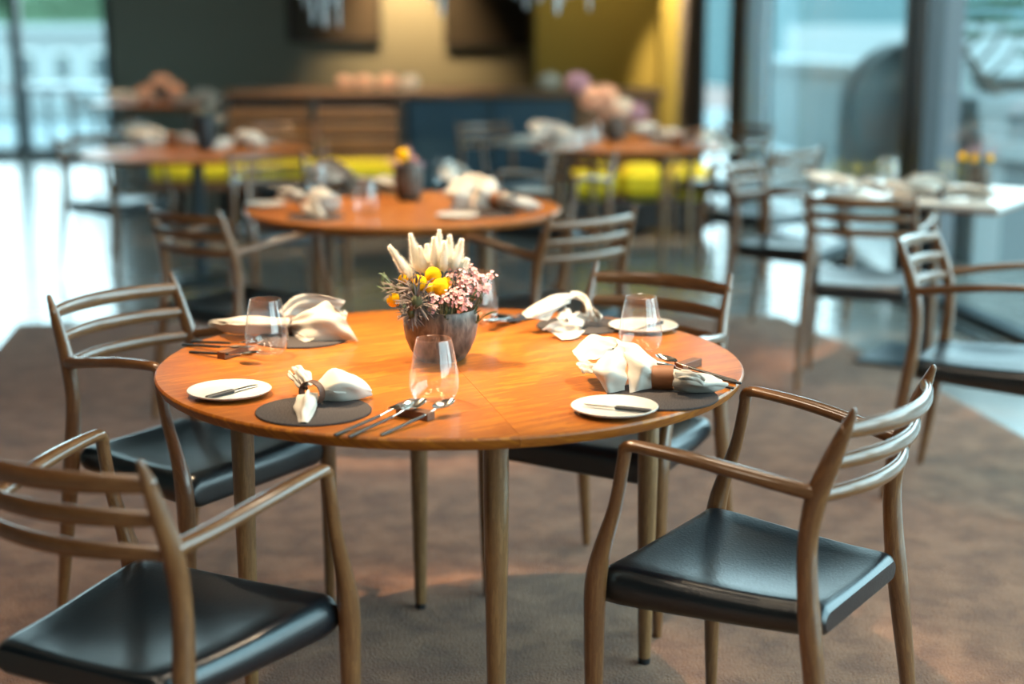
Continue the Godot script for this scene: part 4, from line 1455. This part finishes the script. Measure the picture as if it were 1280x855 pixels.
func build_bouquet() -> void:
	var at := px(551, 449, TOP)
	var z := at.z
	make_vase("round bowl shaped clay vase holding pampas grass and yellow balls", at, [[0.0, 0.0], [0.046, 0.0], [0.052, 0.004], [0.066, 0.025], [0.076, 0.05], [0.0805, 0.078], [0.0795, 0.1], [0.077, 0.112], [0.0745, 0.113], [0.0755, 0.1], [0.0765, 0.078], [0.072, 0.05], [0.06, 0.025], [0.0, 0.012]], "clay")
	var root := at + Vector3(0, 0.03, 0)
	var gp := "pale plumes in the clay vase"
	for q in [[517, 352, 487, 308, 0.013, 0.01], [525, 340, 513, 293, 0.015, -0.01], [531, 342, 524, 309, 0.014, 0.0], [542, 338, 543, 297, 0.0125, 0.005], [550, 338, 549, 288, 0.0135, -0.015], [561, 338, 562, 295, 0.014, -0.005], [567, 338, 577, 300, 0.014, 0.01], [555, 340, 555, 303, 0.013, 0.015], [536, 340, 534, 306, 0.013, -0.02], [573, 342, 584, 324, 0.011, 0.0]]:
		plume("fluffy cream plume of grass standing in the clay vase", root + Vector3((q[0] - 551) * 0.0006, 0, q[5]), pz(q[0], q[1], z + q[5]), pz(q[2], q[3], z + q[5] * 1.5), q[4], gp)
	gp = "yellow balls in the clay vase"
	for q in [[541.5, 344, 10.6, 0.03], [525, 354, 9.8, 0.045], [550, 358.5, 10.8, 0.05], [558, 353, 7.5, 0.035], [492, 375, 9.2, 0.04], [504, 349, 6.5, 0.02], [538, 360, 6.5, 0.055], [520, 349, 6.5, 0.02]]:
		craspedia("round yellow ball flower in the clay vase", root + Vector3((q[0] - 551) * 0.0005, 0, 0.01), pz(q[0], q[1], z + q[3]), q[2] * 0.00168, gp)
	gp = "pink sprigs in the clay vase"
	for q in [[571, 345, 0.03, 0.022, 46], [584, 352, 0.035, 0.022, 46], [574, 364, 0.055, 0.022, 46], [594, 362, 0.02, 0.02, 40], [561, 373, 0.065, 0.02, 40], [578, 378, 0.07, 0.02, 40], [600, 347, 0.01, 0.014, 24], [614, 346, 0.0, 0.011, 16], [544, 374, 0.075, 0.014, 26], [541, 386, 0.08, 0.01, 14], [590, 338, 0.0, 0.014, 22], [606, 360, 0.02, 0.013, 20]]:
		sprig("sprig of tiny pink blossoms in the clay vase", root + Vector3((q[0] - 551) * 0.0005, 0, 0.015), pz(q[0], q[1], z + q[2]), q[3], q[4], "pink_petal", gp)
	gp = "spiky brown flowers in the clay vase"
	for q in [[521, 379, 0.075, 0.05], [519, 362, 0.05, 0.045], [500, 362, 0.03, 0.04], [514, 392, 0.08, 0.034]]:
		thistle("spiky mauve brown thistle flower in the clay vase", root + Vector3((q[0] - 551) * 0.0005, 0, 0.02), pz(q[0], q[1], z + q[2]), q[3], gp)
	gp = "green leaf sprigs in the clay vase"
	for q in [[477, 354, 0.0, 0.03], [484, 346, -0.01, 0.03], [557, 393, 0.085, 0.024], [604, 374, 0.03, 0.022], [608, 393, 0.02, 0.026], [570, 350, 0.05, 0.02], [590, 372, 0.05, 0.02]]:
		leaf_branch("thin sprig of narrow green leaves in the clay vase", root + Vector3((q[0] - 551) * 0.0005, 0, 0.01), pz(q[0], q[1], z + q[2]), 9, q[3], gp)

# ---------- the tables further back ----------
func ware(kind: String, x: float, y: float, label: String, group: String, turn := 0.0, h := TOP) -> void:
	copy(kinds[kind], label, px(x, y, h), turn, group)

func nap(n: int, x: float, y: float, turn: float, label: String, group: String, size := 1.45) -> void:
	copy(kinds["napkins"][n], label, px(x, y, TOP), turn, group).scale = Vector3.ONE * size

func small_vase(label: String, x: float, y: float, m: String, r: float, h: float) -> Vector3:
	var at := px(x, y, TOP)
	make_vase(label, at, [[0.0, 0.0], [r * 0.7, 0.0], [r * 0.85, h * 0.15], [r, h * 0.55], [r * 0.95, h * 0.9], [r * 0.9, h], [r * 0.84, h], [r * 0.88, h * 0.85], [r * 0.9, h * 0.5], [0.0, h * 0.1]], m)
	return at

func peach_bloom(label: String, root: Vector3, at: Vector3, r: float, m: String, group: String) -> void:
	var o := thing("round_bloom", label, "flower", root, 0.0, group)
	var g := Geo.new()
	stem(g, Vector3.ZERO, at - root, 0.0016)
	part(o, "stem", g, M["stem_green"])
	g = Geo.new()
	bloom(g, at - root, r)
	part(o, "flower_head", g, M[m])

func build_far_tables() -> void:
	# table with the small vase
	var on := "on the table with the small vase"
	for q in [[0, 392, 268, 0.4, "white napkin bunched beside the thin glass "], [2, 440, 240, 2.6, "brownish lit napkin at the rear "], [1, 612, 264, -0.3, "white fanned napkin above the pale plate "], [3, 588, 238, 0.9, "crumpled napkin behind the fanned one "]]:
		nap(q[0], q[1], q[2], q[3], q[4] + on, "")
	for q in [[572, 272, "pale plate at the rim nearest the pampas grass, "], [666, 241, "pale plate beside the armchair facing the small vase, "], [332, 258, "pale plate beside the armchair on the carpet edge, "]]:
		ware("plate", q[0], q[1], q[2] + on, "")
	for q in [[458, 266], [556, 232], [397, 243]]:
		ware("glass", q[0], q[1], "stemless glass " + on, "glasses by the small vase")
	for q in [[395, 272], [612, 268], [440, 243]]:
		ware("mat", q[0], q[1], "dark felt mat " + on, "felt mats by the small vase")
	var v := small_vase("small brown clay vase with one yellow ball and pink flowers", 511, 250, "clay", 0.062, 0.15)
	var up := v + Vector3(0, 0.08, 0)
	craspedia("yellow ball flower in the small brown vase", up, pz(503, 194, v.z + 0.04), 0.026, "")
	for q in [[487, 203], [497, 208], [516, 200], [522, 208], [508, 192]]:
		sprig("sprig of pink blossoms in the small brown vase", up, pz(q[0], q[1], v.z), 0.035, 40, "pink_petal" if q[0] != 522 else "mauve_petal", "pink sprigs in the small vase")
	# pedestal table
	on = "on the pedestal table"
	for q in [[1, 210, 183, 0.5, "cream napkin standing beside the glasses "], [0, 290, 184, -0.6, "white napkin beside the dark vase "]]:
		nap(q[0], q[1], q[2], q[3], q[4] + on, "")
	for q in [[152, 180], [170, 176], [182, 180]]:
		ware("glass", q[0], q[1], "stemless glass " + on, "glasses on the pedestal table")
	for q in [[330, 180, "pale plate beside the white napkin "], [150, 190, "pale plate at the rim beside the dark armchair "]]:
		ware("plate", q[0], q[1], q[2] + on, "")
	v = small_vase("dark slim vase with white blossoms on the pedestal table", 257, 187, "dark_base", 0.06, 0.2)
	up = v + Vector3(0, 0.12, 0)
	for q in [[248, 138], [262, 134], [272, 148]]:
		sprig("sprig of white blossoms in the dark slim vase", up, pz(q[0], q[1], v.z), 0.05, 50, "cream_petal", "white sprigs in the dark vase")
	# table by the far window
	on = "on the table by the far window"
	v = small_vase("brown vase with peach blooms on the table by the far window", 203, 127, "clay", 0.08, 0.16)
	up = v + Vector3(0, 0.1, 0)
	for q in [[202, 103, 0.1], [182, 116, 0.09], [218, 113, 0.09]]:
		peach_bloom("round peach bloom in the vase by the far window", up, pz(q[0], q[1], v.z), q[2], "peach_petal", "peach blooms by the far window")
	for q in [[2, 245, 131, 0.3, "pale napkin beside the vase "], [1, 178, 130, 1.0, "cream napkin at the rim "], [0, 265, 128, 2.0, "white napkin beside the counter end "]]:
		nap(q[0], q[1], q[2], q[3], q[4] + on, "")
	# table before the low bench
	on = "on the table before the low bench"
	for q in [[1, 712, 178, 0.2, "white peaked napkin "], [2, 675, 184, 0.3, "pinkish napkin at the rim "], [1, 855, 182, 3.0, "broad white napkin beside the drape "], [3, 903, 189, 0.6, "white crumpled napkin at the rim "], [0, 828, 172, 1.5, "white napkin behind the broad one "]]:
		nap(q[0], q[1], q[2], q[3], q[4] + on, "")
	for q in [[737, 186], [745, 176], [722, 190]]:
		ware("glass", q[0], q[1], "stemless glass " + on, "glasses before the low bench")
	ware("plate", 690, 190, "pale plate " + on, "")
	v = small_vase("brown vase with peach and mauve blooms before the low bench", 768, 176, "clay", 0.07, 0.16)
	up = v + Vector3(0, 0.1, 0)
	for q in [[742, 122, 0.1, "peach_petal"], [722, 103, 0.08, "mauve_petal"], [757, 118, 0.08, "peach_petal"], [778, 136, 0.085, "cream_petal"], [768, 144, 0.09, "peach_petal"], [795, 140, 0.075, "mauve_petal"]]:
		peach_bloom("round %s bloom in the vase before the low bench" % {"peach_petal": "peach", "mauve_petal": "mauve", "cream_petal": "cream"}[q[3]], up, pz(q[0], q[1], v.z), q[2], q[3], "%s before the low bench" % q[3].replace("_petal", " blooms"))
	# square table
	on = "on the square table"
	for q in [[1, 1070, 241, 1.2, "white peaked napkin "], [2, 1178, 249, 3.0, "rounded white napkin "], [0, 1122, 250, 0.5, "brownish napkin between the two white ones "]]:
		nap(q[0], q[1], q[2], q[3], q[4] + on, "", 1.15)
	ware("plate", 1050, 243, "pale plate beside the armchair " + on, "")
	ware("plate", 1150, 257, "pale plate at the middle of the rim " + on, "")
	ware("glass", 1110, 232, "stemless glass " + on, "")
	v = small_vase("brown clay vase with orange and violet flowers on the square table", 1224, 238, "clay", 0.05, 0.11)
	up = v + Vector3(0, 0.06, 0)
	for q in [[1203, 196], [1218, 198], [1237, 198]]:
		craspedia("orange yellow ball flower in the vase on the square table", up, pz(q[0], q[1], v.z), 0.018, "orange balls on the square table")
	for q in [[1212, 190], [1228, 188], [1243, 192], [1222, 194]]:
		sprig("sprig of violet blossoms in the vase on the square table", up, pz(q[0], q[1], v.z), 0.035, 36, "mauve_petal", "violet sprigs on the square table")
